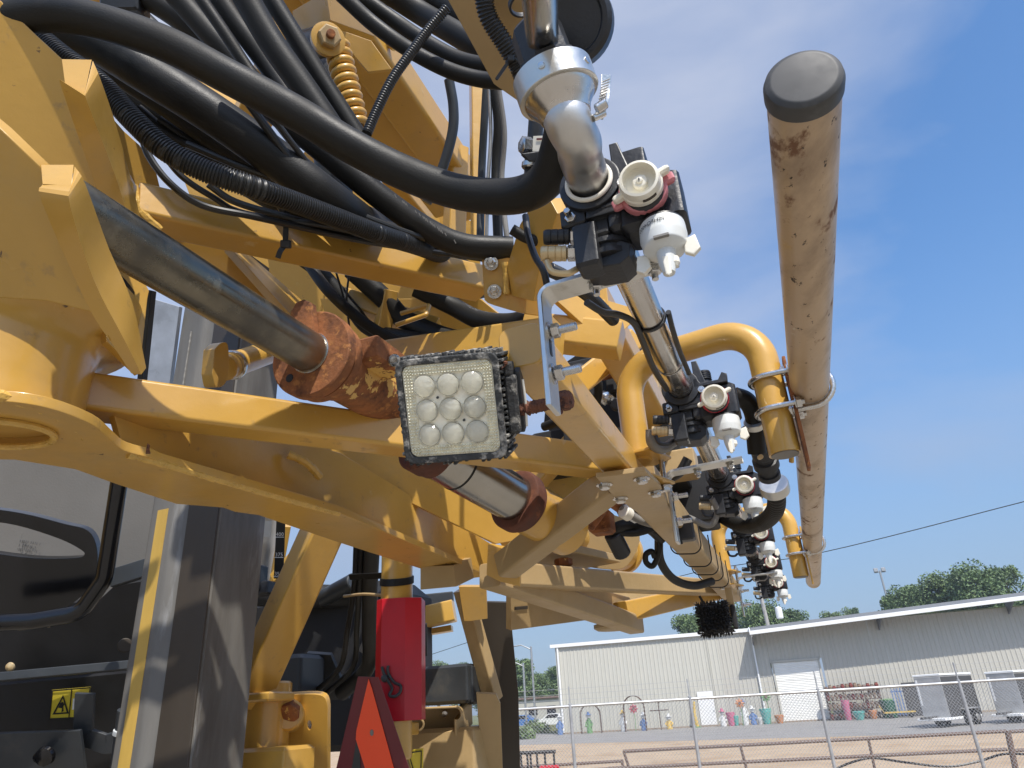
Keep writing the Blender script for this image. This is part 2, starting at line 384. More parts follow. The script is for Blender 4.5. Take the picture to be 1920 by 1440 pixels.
def ribbed(width, h, m, rib=.3):
    g = G(); n = int(round(width/rib)); xs = []; 
    for k in range(n):
        x = k*rib; xs += [(x, 0), (x+.17, 0), (x+.20, .032), (x+.25, .032), (x+.28, 0)]
    xs.append((width-.006, 0)); v = []; f = []
    for a, b in xs: v += [(a, b, 0), (a, b, h)]
    for i in range(len(xs)-1): f.append((2*i, 2*i+2, 2*i+3, 2*i+1))
    return G().add(v, f)
NP = int(sR/.9)+1; dz_w = .05
doorS = (s_of(onw(1459, 1300)), s_of(onw(1548, 1300)))
dh = zat(onw(1476, 1355), 1243)
mesh_cache = {}
for k in range(NP):
    s = k*.9; h = zt; mm = M_wall if s < sB else M_wall2
    z0 = 0
    if doorS[0]-.45 < s+.45 < doorS[1]+.35: z0 = dh+.12
    key = (mm.name, z0 > 0, s > sC-.9)
    if key not in mesh_cache:
        g = ribbed(.9, zt-z0+(dz_w if mm is M_wall2 and s > sC-.9 else 0), mm).xf((0, 0, 0), we, wn, Z); mesh_cache[key] = mesh('wall_panel', g, mm, smooth=False)
    o = link(bpy.data.objects.new('wall_panel', mesh_cache[key])); o.parent = wh; o.location = Vector((we*s+Z*z0).tolist())
def wb(name, s0, s1, z0, z1, d0, d1, m, par=wh, **k):
    g = box(w0+we*(s0+s1)/2+Z*(z0+z1)/2+wn*(d0+d1)/2, we, wn, Z, s1-s0, d1-d0, z1-z0, .01); return part(name, g, m, par, **k)
wb('side_wall', -.14, -.02, 0, zt, -24, 0, M_wall)
wb('eave_trim', -.5, sC-.02, zt-.16, zt+.10, -.0, .22, M_trim)
wb('base_curb', 0, sR, 0, .12, .04, .09, mat('concrete_curb', (.30, .24, .18), .9))
wb('downspout', .02, .16, 0.1, zt-.15, .05, .17, M_trim)
wb('wall_seam', sB-.06, sB, 0.1, zt-.2, .034, .05, M_wall)
# canopy over the right half: its front edge stands forward of the wall
OV = 1.75
pc = w0+we*(sC+4)+wn*OV; pxc = proj(pc)[0]
zc = zat(pc, 1188-(pxc-1420)*.105)
pe2 = w0+we*sR+wn*OV; qx = w0+we*s_of(onw(1900, 1300))+wn*OV; z19 = zat(qx, 1124-(proj((qx[0], qx[1], zc+.2))[0]-1920)*.1); zR = zc+(z19-zc)*(sR-sC-4)/(s_of(onw(1900, 1300))-sC-4); zL = zc-(z19-zc)*4/(s_of(onw(1900, 1300))-sC-4); dz = zR-zL
def zg(s): return zL+(zR-zL)*(s-sC)/(sR-sC)
can = G(); o0 = w0
for (d, zz) in ((0, zt+.12), (OV, zc)): pass
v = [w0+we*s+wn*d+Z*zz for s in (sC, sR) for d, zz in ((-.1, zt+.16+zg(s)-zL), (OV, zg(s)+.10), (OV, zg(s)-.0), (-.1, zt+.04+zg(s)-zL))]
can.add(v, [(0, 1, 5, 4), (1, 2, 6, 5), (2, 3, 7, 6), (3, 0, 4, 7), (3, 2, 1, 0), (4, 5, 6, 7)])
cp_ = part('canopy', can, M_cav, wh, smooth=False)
part('gutter', beam(w0+we*(sC-.1)+wn*(OV+.08)+Z*(zL+.03), w0+we*(sR+.1)+wn*(OV+.08)+Z*(zR+.03), .15, .27), M_trim, wh)
part('gable_trim', sweep([w0+we*(sC-.05)+wn*0.05+Z*(zt+.05), w0+we*(sC-.05)+wn*OV+Z*(zL+.02)], rrect(.08, .26, .01), up=Z), M_trim, wh)
for s in (sC+.1, sC+9.0, sC+17.5):
    part('canopy_bracket', extr([(0, 0), (OV-.1, 0), (OV-.1, -.12), (.1, -.75), (0, -.75)], w0+we*s+Z*(zg(s)-.02), wn, Z, np.cross(wn, Z), .08), M_cav, wh)
part('downspout', sweep(fillet([w0+we*(sC+.02)+wn*(OV-.1)+Z*(zL-.1), w0+we*(sC+.02)+wn*.12+Z*(zL-.5), w0+we*(sC+.02)+wn*.12+Z*.2], .15), rrect(.13, .11, .01), up=we), M_trim, wh)
rf = G().add([w0+we*s+wn*d+Z*zz for s in (-.5, sR) for d, zz in ((.2, zt+.11), (-14, zt+1.0))], [(0, 1, 3, 2)]); part('roof', rf, M_rof, wh, smooth=False)
# roll-up door with curved slats
dr = G(); nsl = int(dh/.11)
for k in range(nsl):
    z = .06+k*(dh-.06)/nsl; hh = (dh-.06)/nsl
    dr.join(sweep([w0+we*(doorS[0]+.05)+wn*.0+Z*(z+hh/2), w0+we*(doorS[1]-.05)+wn*.0+Z*(z+hh/2)], np.array([(-.01, -hh/2), (.004, -hh*.42), (.022, -hh*.15), (.022, hh*.15), (.004, hh*.42), (-.01, hh/2)]), up=Z))
M_door = mat('white_door_slats', (.80, .79, .74), .45, 0, .03, 2)
rd = part('roller_door', dr, M_door, wh, kind='stuff')
for s0, s1, z0, z1 in ((doorS[0]-.08, doorS[0]+.05, .05, dh+.12), (doorS[1]-.05, doorS[1]+.08, .05, dh+.12), (doorS[0]-.15, doorS[1]+.15, dh+.0, dh+.16)):
    wb('door_frame', s0, s1, z0, z1, .035, .10, M_wall2)
sd0, sd1 = s_of(onw(1311, 1330)), s_of(onw(1341, 1330)); wb('white_door', sd0, sd1, .12, zat(onw(1312, 1360), 1298), .034, .09, M_trim)
wb('door_handle', sd1-.12, sd1-.06, 1.0, 1.1, .09, .14, M_cav)

# ------------------------------------------------------------------ trees
M_leaf = mat('green_leaves', (.13, .19, .07), .6, 0, .5, .9, 0)
M_leaf2 = mat('bluish_green_leaves', (.115, .175, .07), .6, 0, .4, .9, 0)
M_bark = mat('grey_brown_bark', (.13, .10, .075), .9, 0, .3, 6, .01, 20)
def crown_g(R, H, n, seed, leaf=.4, shape='round'):
    r = np.random.RandomState(seed); nc = 70; cl = []
    for k in range(nc):
        a = r.rand()*6.283; zz = r.rand(); rad = (R*(1.0-.75*abs(zz-.35)))*math.sqrt(r.rand())
        cl.append((math.cos(a)*rad, math.sin(a)*rad, H*zz*.9, R*(.24+.2*r.rand())))
    cl = np.array(cl); idx = r.randint(0, nc, n); d = r.randn(n, 3); d /= np.linalg.norm(d, axis=1)[:, None]
    rr = (r.rand(n)**.35)[:, None]; c = cl[idx, :3]+d*rr*cl[idx, 3:4]*np.array([1, 1, .8])
    a = r.randn(n, 3); a /= np.linalg.norm(a, axis=1)[:, None]; b = np.cross(a, r.randn(n, 3)); b /= np.linalg.norm(b, axis=1)[:, None]
    s = leaf*(.6+.8*r.rand(n))[:, None]
    V = np.stack([c-a*s, c+b*s*.6, c+a*s, c-b*s*.6], 1).reshape(-1, 3)
    return V, [(4*i, 4*i+1, 4*i+2, 4*i+3) for i in range(n)], cl
tree_meshes = {}
def tree(px, topy, D, wpx, seed, label, group, m=None, cat='tree'):
    """tree whose trunk stands at column px, distance D; crown top reaches row topy; wpx = crown width in photo pixels"""
    r0 = ray(px, 1300); r0[2] = 0; p = CAM+r0*(D/(r0@np.array([0, 1, 0]))); p[2] = 0
    top = zat(p, topy); R = wpx/2*D/F; R *= 1.08; H = min(top*.86, max(R*2.0, top*.6))
    t = thing('tree', label, cat, p, group)
    V, Fc, cl = crown_g(R, H, 17000, seed, leaf=max(.13, R*.036))
    V[:, 2] += top-H; part('crown', G().add(V+p, Fc), m or M_leaf, t, smooth=False)
    g = tube([p, p+Z*(top-H)*.6+[.1*R*.2, 0, 0], p+Z*(top-H*.35)], R*.09+.08, 9, scale=[1, .75, .35])
    for c in cl[:7]:
        g.join(tube([p+Z*(top-H)*.8, p+np.array([c[0]*.5, c[1]*.5, (top-H)+c[2]*.4]), p+np.array([c[0], c[1], top-H+c[2]])], R*.035+.03, 6, scale=[1, .7, .3]))
    part('trunk', g, M_bark, t); return t
TL = 'trees behind the warehouse'
for a in [(1310, 1150, 88, 80, 1, 'green tree rising over the roof left of the utility pole', TL), (1362, 1128, 92, 90, 2, 'tall dark tree directly behind the near work light on the roofline', TL),
          (1450, 1122, 90, 105, 3, 'broad dark green tree behind the white transformer can', TL), (1508, 1140, 94, 70, 4, 'rounded tree right of the utility pole behind the roof', TL),
          (1590, 1144, 120, 50, 5, 'small pale tree top showing low over the roof', TL), (1628, 1133, 120, 44, 6, 'small feathery tree top beside the low pale one', TL),
          (1722, 1108, 85, 70, 7, 'dark tree at the foot of the floodlight mast', TL), (1765, 1095, 82, 105, 8, 'wide light green tree between the mast and the tallest tree', TL),
          (1828, 1070, 80, 90, 9, 'dense dark green tree left of the tallest tree', TL), (1886, 1046, 76, 110, 10, 'tallest tree over the roof at the right edge of the picture', TL),
          (1945, 1056, 80, 90, 15, 'tree cut by the right edge of the picture behind the roof', TL)]:
    tree(*a, m=M_leaf if a[4] % 2 else M_leaf2)
TL2 = 'trees along the road beyond the warehouse'
for a in [(975, 1236, 110, 60, 11, 'bushy tree beside the black rubber flap', TL2), (1008, 1262, 130, 66, 12, 'bright green tree behind the twin lamp posts', TL2), (1046, 1250, 125, 50, 13, 'dark tree touching the left corner of the warehouse', TL2),
          (930, 1250, 140, 70, 14, 'tree partly hidden behind the black rubber flap', TL2), (822, 1240, 150, 60, 16, 'distant green tree seen through the machine under the yellow box', TL2), (870, 1243, 150, 60, 17, 'distant low tree seen through the machine next to the black box', TL2), (780, 1246, 150, 60, 18, 'distant tree behind the red channel', TL2)]:
    tree(*a)
# ------------------------------------------------------------------ poles and masts
M_glv = mat('galvanised_steel', (.40, .41, .42), .5, .6, .12, 9)
M_wpole = mat('weathered_pole', (.33, .32, .30), .7, 0, .2, 3)
def base_at(px, D):
    r0 = ray(px, 1300); r0 = r0/r0[1]; p = CAM+r0*D; p[2] = 0; return p
def lamp(px, topy, D, label):
    p = base_at(px, D); z = zat(p, topy); t = thing('street_lamp', label, 'street lamp', p, 'lamp posts beyond the warehouse')
    part('pole', rod(p, p+Z*z, .10, 8), M_glv, t)
    part('arm', tube([p+Z*(z-.3), p+Z*z-we*1.0+Z*.2, p+Z*z-we*2.2+Z*.1], .06, 6), M_glv, t)
    part('lamp_head', box(p+Z*z-we*2.6+Z*.05, we, wn, Z, .8, .35, .16, .05), M_glv, t)
lamp(984, 1243, 75, 'shorter lamp post of the pair left of the warehouse'); lamp(1001, 1212, 75, 'taller lamp post of the pair left of the warehouse')
p = base_at(1711, 95); z = zat(p, 1070); t = thing('floodlight_mast', 'thin mast with floodlights rising over the warehouse roof', 'light mast', p)
part('pole', rod(p, p+Z*z, .13, 8), M_glv, t)
for s in (-1, 1): part('floodlight', box(p+Z*(z+.1)+we*s*.45, we, wn, Z, .5, .4, .5, .05), M_glv, t)
part('crossarm', box(p+Z*(z-.2), we, wn, Z, 1.4, .1, .1), M_glv, t)
p = base_at(1474, 58); z = zat(p, 1085); t = thing('utility_pole', 'leaning utility pole with a white transformer can behind the roof', 'utility pole', p)
part('pole', rod(p, p+Z*z-we*.5, .15, 10), M_wpole, t)
part('transformer', lathe([(.2, 0), (.26, .05), (.26, .75), (.2, .85), (.05, .9)], PP(1463, 1160, p+wn*.3, wn), Z, 14), M_trim, t)
part('bushing', rod(p+wn*.3+Z*(z-1.4)-we*.4, p+wn*.3+Z*(z-1.1)-we*.4, .05, 8), M_cav, t)
wire_a, wire_b = P(1930, 938, 34), P(1230, 1092, 46)
wm = (wire_a+wire_b)/2-Z*.35
solo('power_line', tube([wire_a+(wire_a-wm)*.3, wire_a, wm, wire_b, wire_b+(wire_b-wm)*2.5-Z*3], .022, 6, smooth=6), M_cab, 'single dark overhead line crossing the sky behind the pipe', 'power line')

# ------------------------------------------------------------------ chain link fence
DF = 15.5
fa, fb = base_at(905, DF), base_at(1975, DF-.6); fe = unit(fb-fa); fn = np.cross(fe, Z)
RAILZ = 1.80
fence = thing('chain_link_fence', 'galvanised chain link fence with a top rail and slanted barbed wire arms', 'fence', fa)
def onf(x, y): return PP(x, y, fa, fn)
part('top_rail', rod(fa+Z*RAILZ, fb+Z*RAILZ, .024, 8), M_glv, fence)
for px in (958, 1073, 1303, 1551, 1826):
    q = onf(px, 1375); q[2] = 0
    po = part('post', rod(q, q+Z*(RAILZ+.05), .032, 10), M_glv, fence)
    part('barb_arm', sweep([q+Z*(RAILZ+.03), q+Z*(RAILZ+.36)-fn*.0], rrect(.03, .02, .003), up=fe), M_glv, po)
lk = G(); Lf = np.linalg.norm(fb-fa); H = RAILZ; st = .068
nn = int((Lf+H)/st)
for s in (1, -1):
    for k in range(-int(H/st) if s == 1 else 0, nn):
        a = k*st; b = a+s*H
        za, zb = 0, H
        if a < 0: za = -a*1.0; a = 0
        if b > Lf: zb = H-(b-Lf); b = Lf
        if b < 0: zb = H+b; b = 0
        if a > Lf: za = a-Lf; a = Lf
        if zb-za < .02 or za < 0: continue
        pa, pb = fa+fe*a+Z*za+fn*.03*s*.2, fa+fe*b+Z*zb+fn*.03*s*.2
        lk.join(sweep([pa, pb], circ(3, .0034), caps=False))
part('chain_link', lk, M_glv, fence, kind='stuff')
for k in range(3):
    part('barbed_wire', rod(fa+Z*(RAILZ+.12+.1*k), fb+Z*(RAILZ+.12+.1*k), .003, 4), M_glv, fence)
# brown pipe fence on the near side of the lane
M_brn = mat('brown_painted_pipe', (.13, .085, .065), .55, 0, .2, 5)
DP = 17.5
qa, qb = base_at(1150, DP), base_at(2050, DP-.8); pe = unit(qb-qa); pn = np.cross(pe, Z)
def onp(x, y): return PP(x, y, qa, pn)
pf = thing('pipe_fence', 'brown welded pipe rail fence on the sandy yard behind the chain link', 'fence', onp(1170, 1470))
def prail(a, b, r=.035, name='rail'): part(name, rod(onp(*a), onp(*b), r, 8), M_brn, pf)
prail((1168, 1409), (1888, 1371)); prail((1140, 1441), (1888, 1405)); 
for x, y0, y1 in ((1169, 1408, 1450), (1388, 1398, 1450), (1628, 1385, 1450)): prail((x, y0), (x+14, y1), .03, 'post')
prail((1889, 1370), (1906, 1450), .06, 'post'); prail((1893, 1372), (1990, 1366)); prail((1893, 1408), (1990, 1402))
pl = [(1560, 1447), (1600, 1430), (1640, 1422), (1700, 1430), (1780, 1438), (1840, 1428), (1890, 1414), (1960, 1418)]
solo('black_hose_line', tube([onp(*q)-pn*.1 for q in pl], .025, 6, smooth=5), M_cab, 'black hose sagging along the brown pipe fence', 'hose')
# low pipe rail left and black rack
pf2 = thing('low_pipe_rail', 'low brown pipe rail lying left of the pipe fence', 'rail', onp(1060, 1440))
part('rail', rod(onp(940, 1440), onp(1166, 1427), .03, 8), M_brn, pf2); part('rail', rod(onp(1040, 1447), onp(1166, 1440), .03, 8), M_brn, pf2)
part('post', rod(onp(1166, 1424), onp(1170, 1450), .03, 8), M_brn, pf2)
rk = thing('steel_rack', 'small black steel rack standing on the sand by the rubber flap', 'rack', PZ(1010, 1500, 0))
def onr(x, y): return PP(x, y, base_at(1000, 16.6), pn)
for y in (1410,): part('rail', rod(onr(972, y+2), onr(1042, y-1), .04, 6), M_dkb, rk)
for x in (976, 988, 994, 1006, 1021, 1038): part('bar', rod(onr(x, 1410), onr(x+3, 1450), .022, 6), M_dkb, rk)
solo('red_toolbox', box(onr(1030, 1441), pe, pn, Z, .42, .2, .12, .03), M_rdp, 'small red toolbox on the low rail at the bottom edge', 'toolbox')

# ------------------------------------------------------------------ trailers
M_alum = mat('dull_aluminium_sheet', (.52, .51, .49), .45, .7, .12, 2, .001, 30)
M_dark = mat('dark_trailer_panel', (.07, .068, .066), .6, 0, .15, 3)
M_tyre = mat('tyre_rubber', (.018, .018, .018), .8)
def trailer(px0, px1, pxb, ytop, ybot, label, D):
    a = base_at(px0, D); b = base_at(px1, D); wdt = np.linalg.norm(b-a); h = zat(a, ytop); zb = .55
    t = thing('box_trailer', label, 'trailer', a, 'trailers parked by the warehouse')
    ey = unit(np.array([1.35, 1, 0])); ex = unit(np.array([1, -1.35, 0])); wdt = 1.25; zb = .42
    def pr(x0, x1, y0, y1, z0, z1, nm, m, par=t): return part(nm, box(a+ex*(x0+x1)/2+ey*(y0+y1)/2+Z*(z0+z1)/2, ex, ey, Z, x1-x0, y1-y0, z1-z0, .02), m, par)
    Ln = 3.2
    pr(0, wdt, 0, .05, zb, h-.06, 'front_panel', M_alum); pr(wdt-.04, wdt, .05, Ln, zb, h-.1, 'side_panel', M_dark); pr(0, .04, .05, Ln, zb, h-.1, 'side_panel', M_dark)
    pr(-.03, wdt+.03, -.03, Ln, h-.06, h+.04, 'roof', M_trim); pr(-.02, wdt+.02, -.6, Ln, zb-.12, zb, 'floor', M_trim)
    pr(.06, wdt-.06, -.03, 0, zb, zb+.55, 'stone_guard', M_alum)
    for sx in (-.09, wdt+.09):
        for yy in (1.5, 2.3):
            c = a+ex*sx+ey*yy+Z*.33; w = part('wheel', rod(c-ex*.09, c+ex*.09, .33, 18, .03), M_tyre, t); part('rim', rod(c-ex*.1, c+ex*.1, .17, 12), M_alum, w)
        pr(sx-.13 if sx < 0 else sx-.1, sx+.13, 1.1, 2.7, .70, .76, 'fender', M_alum)
    part('drawbar', sweep([a+ex*wdt/2+Z*.45-ey*1.5, a+ex*wdt/2+Z*.45+ey*.5], rrect(.1, .1, .01), up=Z), M_dark, t)
    pr(.04, .13, -.01, .03, zb+.1, h-.2, 'marker_strip', M_trim)
    return t
trailer(1720, 1778, 1840, 1268, 1345, 'silver fronted box trailer just right of the junk pile', 38)
trailer(1858, 1918, 1990, 1262, 1345, 'silver fronted box trailer cut by the right edge of the picture', 38)
solo('dark_panel', box(onw(1712, 1312, 1.2)+Z*0, we, wn, Z, 1.0, .1, 2.2, .02), M_dark, 'dark grey sheet leaning on the wall left of the first trailer', 'panel')
# ------------------------------------------------------------------ yard ornaments along the wall
cols = dict(green=(.10, .30, .06), pink=(.60, .10, .22), red=(.55, .04, .07), blue=(.05, .16, .42), yellow=(.70, .45, .04), teal=(.05, .42, .36), white=(.75, .75, .72), brown=(.16, .08, .05), orange=(.65, .22, .04))
MC = {k: mat(k+'_painted_ornament', v, .5, 0, .2, 5) for k, v in {k: tuple(.72*c+.07 for c in v) for k, v in cols.items()}.items()}
MI = mat('rusty_iron', (.09, .055, .04), .8)
def og(x, y, off=1.2): q = onw(x, y, off); return q
def gp(x, off=1.2):
    q = PP(x, 1350, w0+wn*off, wn); q[2] = 0; return q
def figure(px, h, body, hat, label, cat='garden figure', wide=.22):
    h *= .88; p = gp(px); t = thing('garden_figure', label, cat, p, 'painted yard figures along the wall')
    part('body', lathe([(wide*.9, 0), (wide, h*.15), (wide*.75, h*.45), (wide*.5, h*.7), (.08, h*.76)], p, Z, 10), MC[body], t)
    part('head', lathe([(.02, 0), (.15, .08), (.17, .2), (.1, .33), (.02, .36)], p+Z*h*.74, Z, 10), MC['white'], t)
    part('hat', lathe([(.26, 0), (.25, .03), (.12, .05), (.09, .2), (.01, .24)], p+Z*(h*.74+.26), Z, 10), MC[hat], t)
    for s in (-1, 1): part('arm', tube([p+we*s*wide*.5+Z*h*.66, p+we*s*wide*1.1+Z*h*.5, p+we*s*wide*1.0+wn*.15+Z*h*.35], .06, 6), MC[body], t)
    return t
figure(1049, 1.5, 'blue', 'white', 'blue and white painted figure at the left corner of the warehouse')
figure(1104, 1.55, 'green', 'blue', 'green painted figure under the left iron arch')
figure(1168, 1.5, 'white', 'yellow', 'white figure with a yellow hat between the two arches')
figure(1206, 1.2, 'blue', 'white', 'blue and white figure beside the red flower')
figure(1254, .9, 'yellow', 'white', 'short yellow and white figure right of the iron cross')
figure(1356, 1.1, 'white', 'pink', 'white figure with a pink hat right of the white door')
figure(1398, 1.9, 'white', 'blue', 'tall white and blue figure left of the downspout')
figure(1413, 1.2, 'blue', 'white', 'small blue figure left of the teal one')
def arch(px0, px1, h, label):
    a, b = gp(px0, 1.6), gp(px1, 1.6); t = thing('garden_arch', label, 'garden arch', (a+b)/2, 'iron garden arches')
    for o in (0, .35):
        pts = [a+wn*o, a+wn*o+Z*h*.65]+[a+(b-a)*(.5-.5*math.cos(q))+wn*o+Z*(h*.65+h*.35*math.sin(q)) for q in np.linspace(.3, 2.84, 8)]+[b+wn*o+Z*h*.65, b+wn*o]
        part('hoop', tube(pts, .03, 6), MI, t)
    for z in (.5, 1.0, 1.5): part('rung', rod(a+Z*z, a+Z*z+wn*.35, .02, 6), MI, t); part('rung', rod(b+Z*z, b+Z*z+wn*.35, .02, 6), MI, t)
arch(1090, 1127, 2.0, 'iron garden arch over the green figure'); arch(1172, 1211, 2.4, 'taller iron garden arch over the red flower')
def flower(px, h, c, label):
    p = gp(px, 1.4); t = thing('metal_flower', label, 'metal flower', p, 'metal flowers along the wall')
    part('stem', tube([p, p+Z*h*.5+we*.05, p+Z*h], .025, 6), MC['green'], t)
    g = G()
    for k in range(8):
        a = k*math.pi/4; d = we*math.cos(a)+Z*math.sin(a); g.join(lathe([(.01, 0), (.09, .12), (.07, .26), (.01, .34)], p+Z*h+wn*.05, d, 8))
    part('petals', g, MC[c], t); part('flower_centre', lathe([(.01, 0), (.1, .03), (.1, .08), (.01, .1)], p+Z*h+wn*.06, wn, 10), MC['brown'], t)
flower(1190, 1.5, 'red', 'red metal flower under the taller arch'); flower(1392, 1.45, 'orange', 'orange metal flower beside the tall white and blue figure'); flower(1444, 1.75, 'green', 'green pinwheel flower left of the roller door')
p = gp(1238, 1.3); t = thing('iron_cross', 'dark iron cross with a curl on top right of the taller arch', 'garden cross', p)
part('upright', rod(p, p+Z*1.9, .04, 6), MI, t); part('crossbar', rod(p-we*.7+Z*1.3, p+we*.7+Z*1.3, .04, 6), MI, t); part('curl', tube([p+Z*1.8, p+we*.3+Z*1.95, p+we*.5+Z*1.8], .03, 6), MI, t)
p = gp(1306, .6); t = thing('yellow_slide', 'narrow yellow upright ornament standing beside the white door', 'ornament', p)
part('post', tube([p, p+Z*.9-we*.1, p+Z*1.75+we*.02], .12, 8, scale=[1.2, 1, .6]), MC['yellow'], t); part('foot', box(p+Z*.04, we, wn, Z, .5, .4, .08), MC['green'], t)
def planter(px, r, h, c, label, nm='planter', off=1.2):
    p = gp(px, off); t = thing(nm, label, nm.replace('_', ' '), p)
    part('bowl', lathe([(r*.6, 0), (r*.7, .05), (r, h*.8), (r*1.08, h*.85), (r*1.08, h), (r*.9, h), (r*.8, h*.8)], p, Z, 12), MC[c], t)
    part('rim', lathe([(r*1.08, 0), (r*1.14, .03), (r*1.08, .06), (r*1.0, .06)], p+Z*h, Z, 12), MC[c], t)
planter(1371, .3, .85, 'pink', 'pink tapered planter right of the white door'); planter(1380, .2, .6, 'teal', 'small teal pot beside the pink planter')
planter(1438, .38, .95, 'teal', 'large teal urn left of the roller door', 'urn'); planter(1425, .2, .4, 'white', 'small white pot in front of the teal urn'); planter(1462, .3, .5, 'orange', 'terracotta pot at the left foot of the roller door')
planter(1613, .36, .5, 'teal', 'teal pot standing in front of the junk pile', off=3.0)
planter(1640, .25, .5, 'orange', 'terracotta pot in front of the junk pile', off=2.2)
# stacked iron and pottery
p = gp(1610, 1.0); t = thing('junk_shelves', 'shelves crowded with brown pottery and rusty iron right of the roller door', 'shelves', p)
for z in (.05, .65, 1.25, 1.8): part('shelf', box(p+Z*z+we*0, we, wn, Z, 3.6, .6, .05), MI, t)
for s in (-1.75, -.6, .6, 1.75): part('upright', rod(p+we*s, p+we*s+Z*1.85, .04, 6), MI, t)
M_pot = [MC['brown'], mat('grey_brown_pot', (.24, .17, .12), .8), mat('dark_red_pot', (.20, .05, .04), .7)]
for z in (.075, .675, 1.275, 1.825):
    for k in range(13):
        h = .32+.22*rnd.random(); s = -1.65+k*.275
        part('pot', lathe([(.07, 0), (.13, h*.4), (.15, h*.7), (.1, h*.9), (.12, h)], p+we*s+wn*.1*rnd.random()+Z*z, Z, 8), M_pot[rnd.randrange(3)], t)
planter(1592, .25, 1.2, 'pink', 'tall pink vase in front of the pottery shelves', 'vase', 2.0)
p = gp(1672, 1.6); t = thing('green_drum', 'dark green plastic drum right of the pottery shelves', 'drum', p)
part('body', lathe([(.42, 0), (.45, .05), (.45, .5), (.47, .52), (.45, .54), (.45, 1.0), (.4, 1.1)], p, Z, 16), mat('dark_green_plastic', (.02, .09, .055), .4), t); part('lid', lathe([(.42, 1.1), (.42, 1.16), (.1, 1.2)], p, Z, 16), MC['green'], t)
p = gp(1695, 1.0); t = thing('blue_pallet_rack', 'blue slatted frame leaning by the green drum', 'frame', p)
for k in range(5): part('slat', box(p+we*(-.35+.18*k)+Z*.95+wn*.2, we, wn, Z, .07, .04, 1.7), MC['blue'], t)
for z in (.3, 1.6): part('crosspiece', box(p+Z*z+wn*.16, we, wn, Z, .9, .04, .08), MC['blue'], t)
p = gp(1690, 2.6); t = thing('yellow_cart', 'low yellow flat cart in front of the blue frame', 'cart', p)
part('deck', box(p+Z*.35, we, wn, Z, 1.9, .7, .08), MC['yellow'], t); part('handle', tube([p-we*.9+Z*.35, p-we*1.15+Z*.8, p-we*1.15+Z*.85+wn*.4], .03, 6), MC['yellow'], t)
for s in (-.6, .6): part('wheel', rod(p+we*s+wn*.3+Z*.15, p+we*s+wn*.38+Z*.15, .15, 10), M_tyre, t)
# parked cars and a low shop far left
def car(px, D, c, label):
    p = base_at(px, D); t = thing('parked_car', label, 'car', p, 'cars parked far beyond the fence')
    m = mat('car_paint_'+c, cols[c], .25, 0, 0, 1, coat=.5)
    part('body', sweep([p-wn*.85, p+wn*.85], np.array([(-2.2, .3), (2.2, .3), (2.25, .75), (1.4, .95), (.8, 1.4), (-1.0, 1.42), (-1.7, .95), (-2.2, .85)]), up=Z, bev=.05), m, t)
    part('window', sweep([p-wn*.87, p+wn*.87], np.array([(1.15, .97), (.72, 1.32), (-.95, 1.34), (-1.45, .97)]), up=Z), M_gls, t)
    for s in (-1.35, 1.35):
        for q in (-.8, .62): part('wheel', rod(p+we*s+wn*q+Z*.32, p+we*s+wn*(q+.2)+Z*.32, .32, 12), M_tyre, t)
car(972, 95, 'blue', 'blue car parked beside the black rubber flap'); car(1040, 90, 'white', 'white car left of the warehouse corner')
p = base_at(1040, 105); t = thing('low_shop', 'low tan building left of the warehouse corner', 'building', p)
part('wall', box(p+Z*1.6, we, wn, Z, 9, 5, 3.2, .05), M_wall2, t); part('roof', box(p+Z*3.3, we, wn, Z, 9.6, 5.6, .25, .05), MC['brown'], t)
for s in (-2.5, 0, 2.5): part('window', box(p+Z*1.8+we*s+wn*2.5, we, wn, Z, 1.2, .1, 1), M_gls, t)
# shrubs
for px, D, h, w, sd_, lb in ((1000, 70, .8, 1.3, 31, 'brown green shrub on the verge beyond the gravel lane'), (975, 56, .6, 1.0, 32, 'low shrub at the edge of the lane by the rubber flap')):
    p = base_at(px, D); V, Fc, cl = crown_g(w, h, 1500, sd_, .12); t = thing('shrub', lb, 'shrub', p, 'shrubs on the verge'); part('foliage', G().add(V+p, Fc), M_leaf, t, smooth=False); part('stem', rod(p, p+Z*h*.6, .05, 6), M_bark, t)
# ================================================================== BOOM: spray line
VPX, VPY = 1531.0, proj(CAM+B*100)[1]
def BL(kx, ky, d): return P(VPX+kx/d, VPY+ky/d, d)          # point on a line parallel to the boom; (kx, ky) = offset from the vanishing point at 1 m
SP = .508
O1 = P(1212, 398, .645)

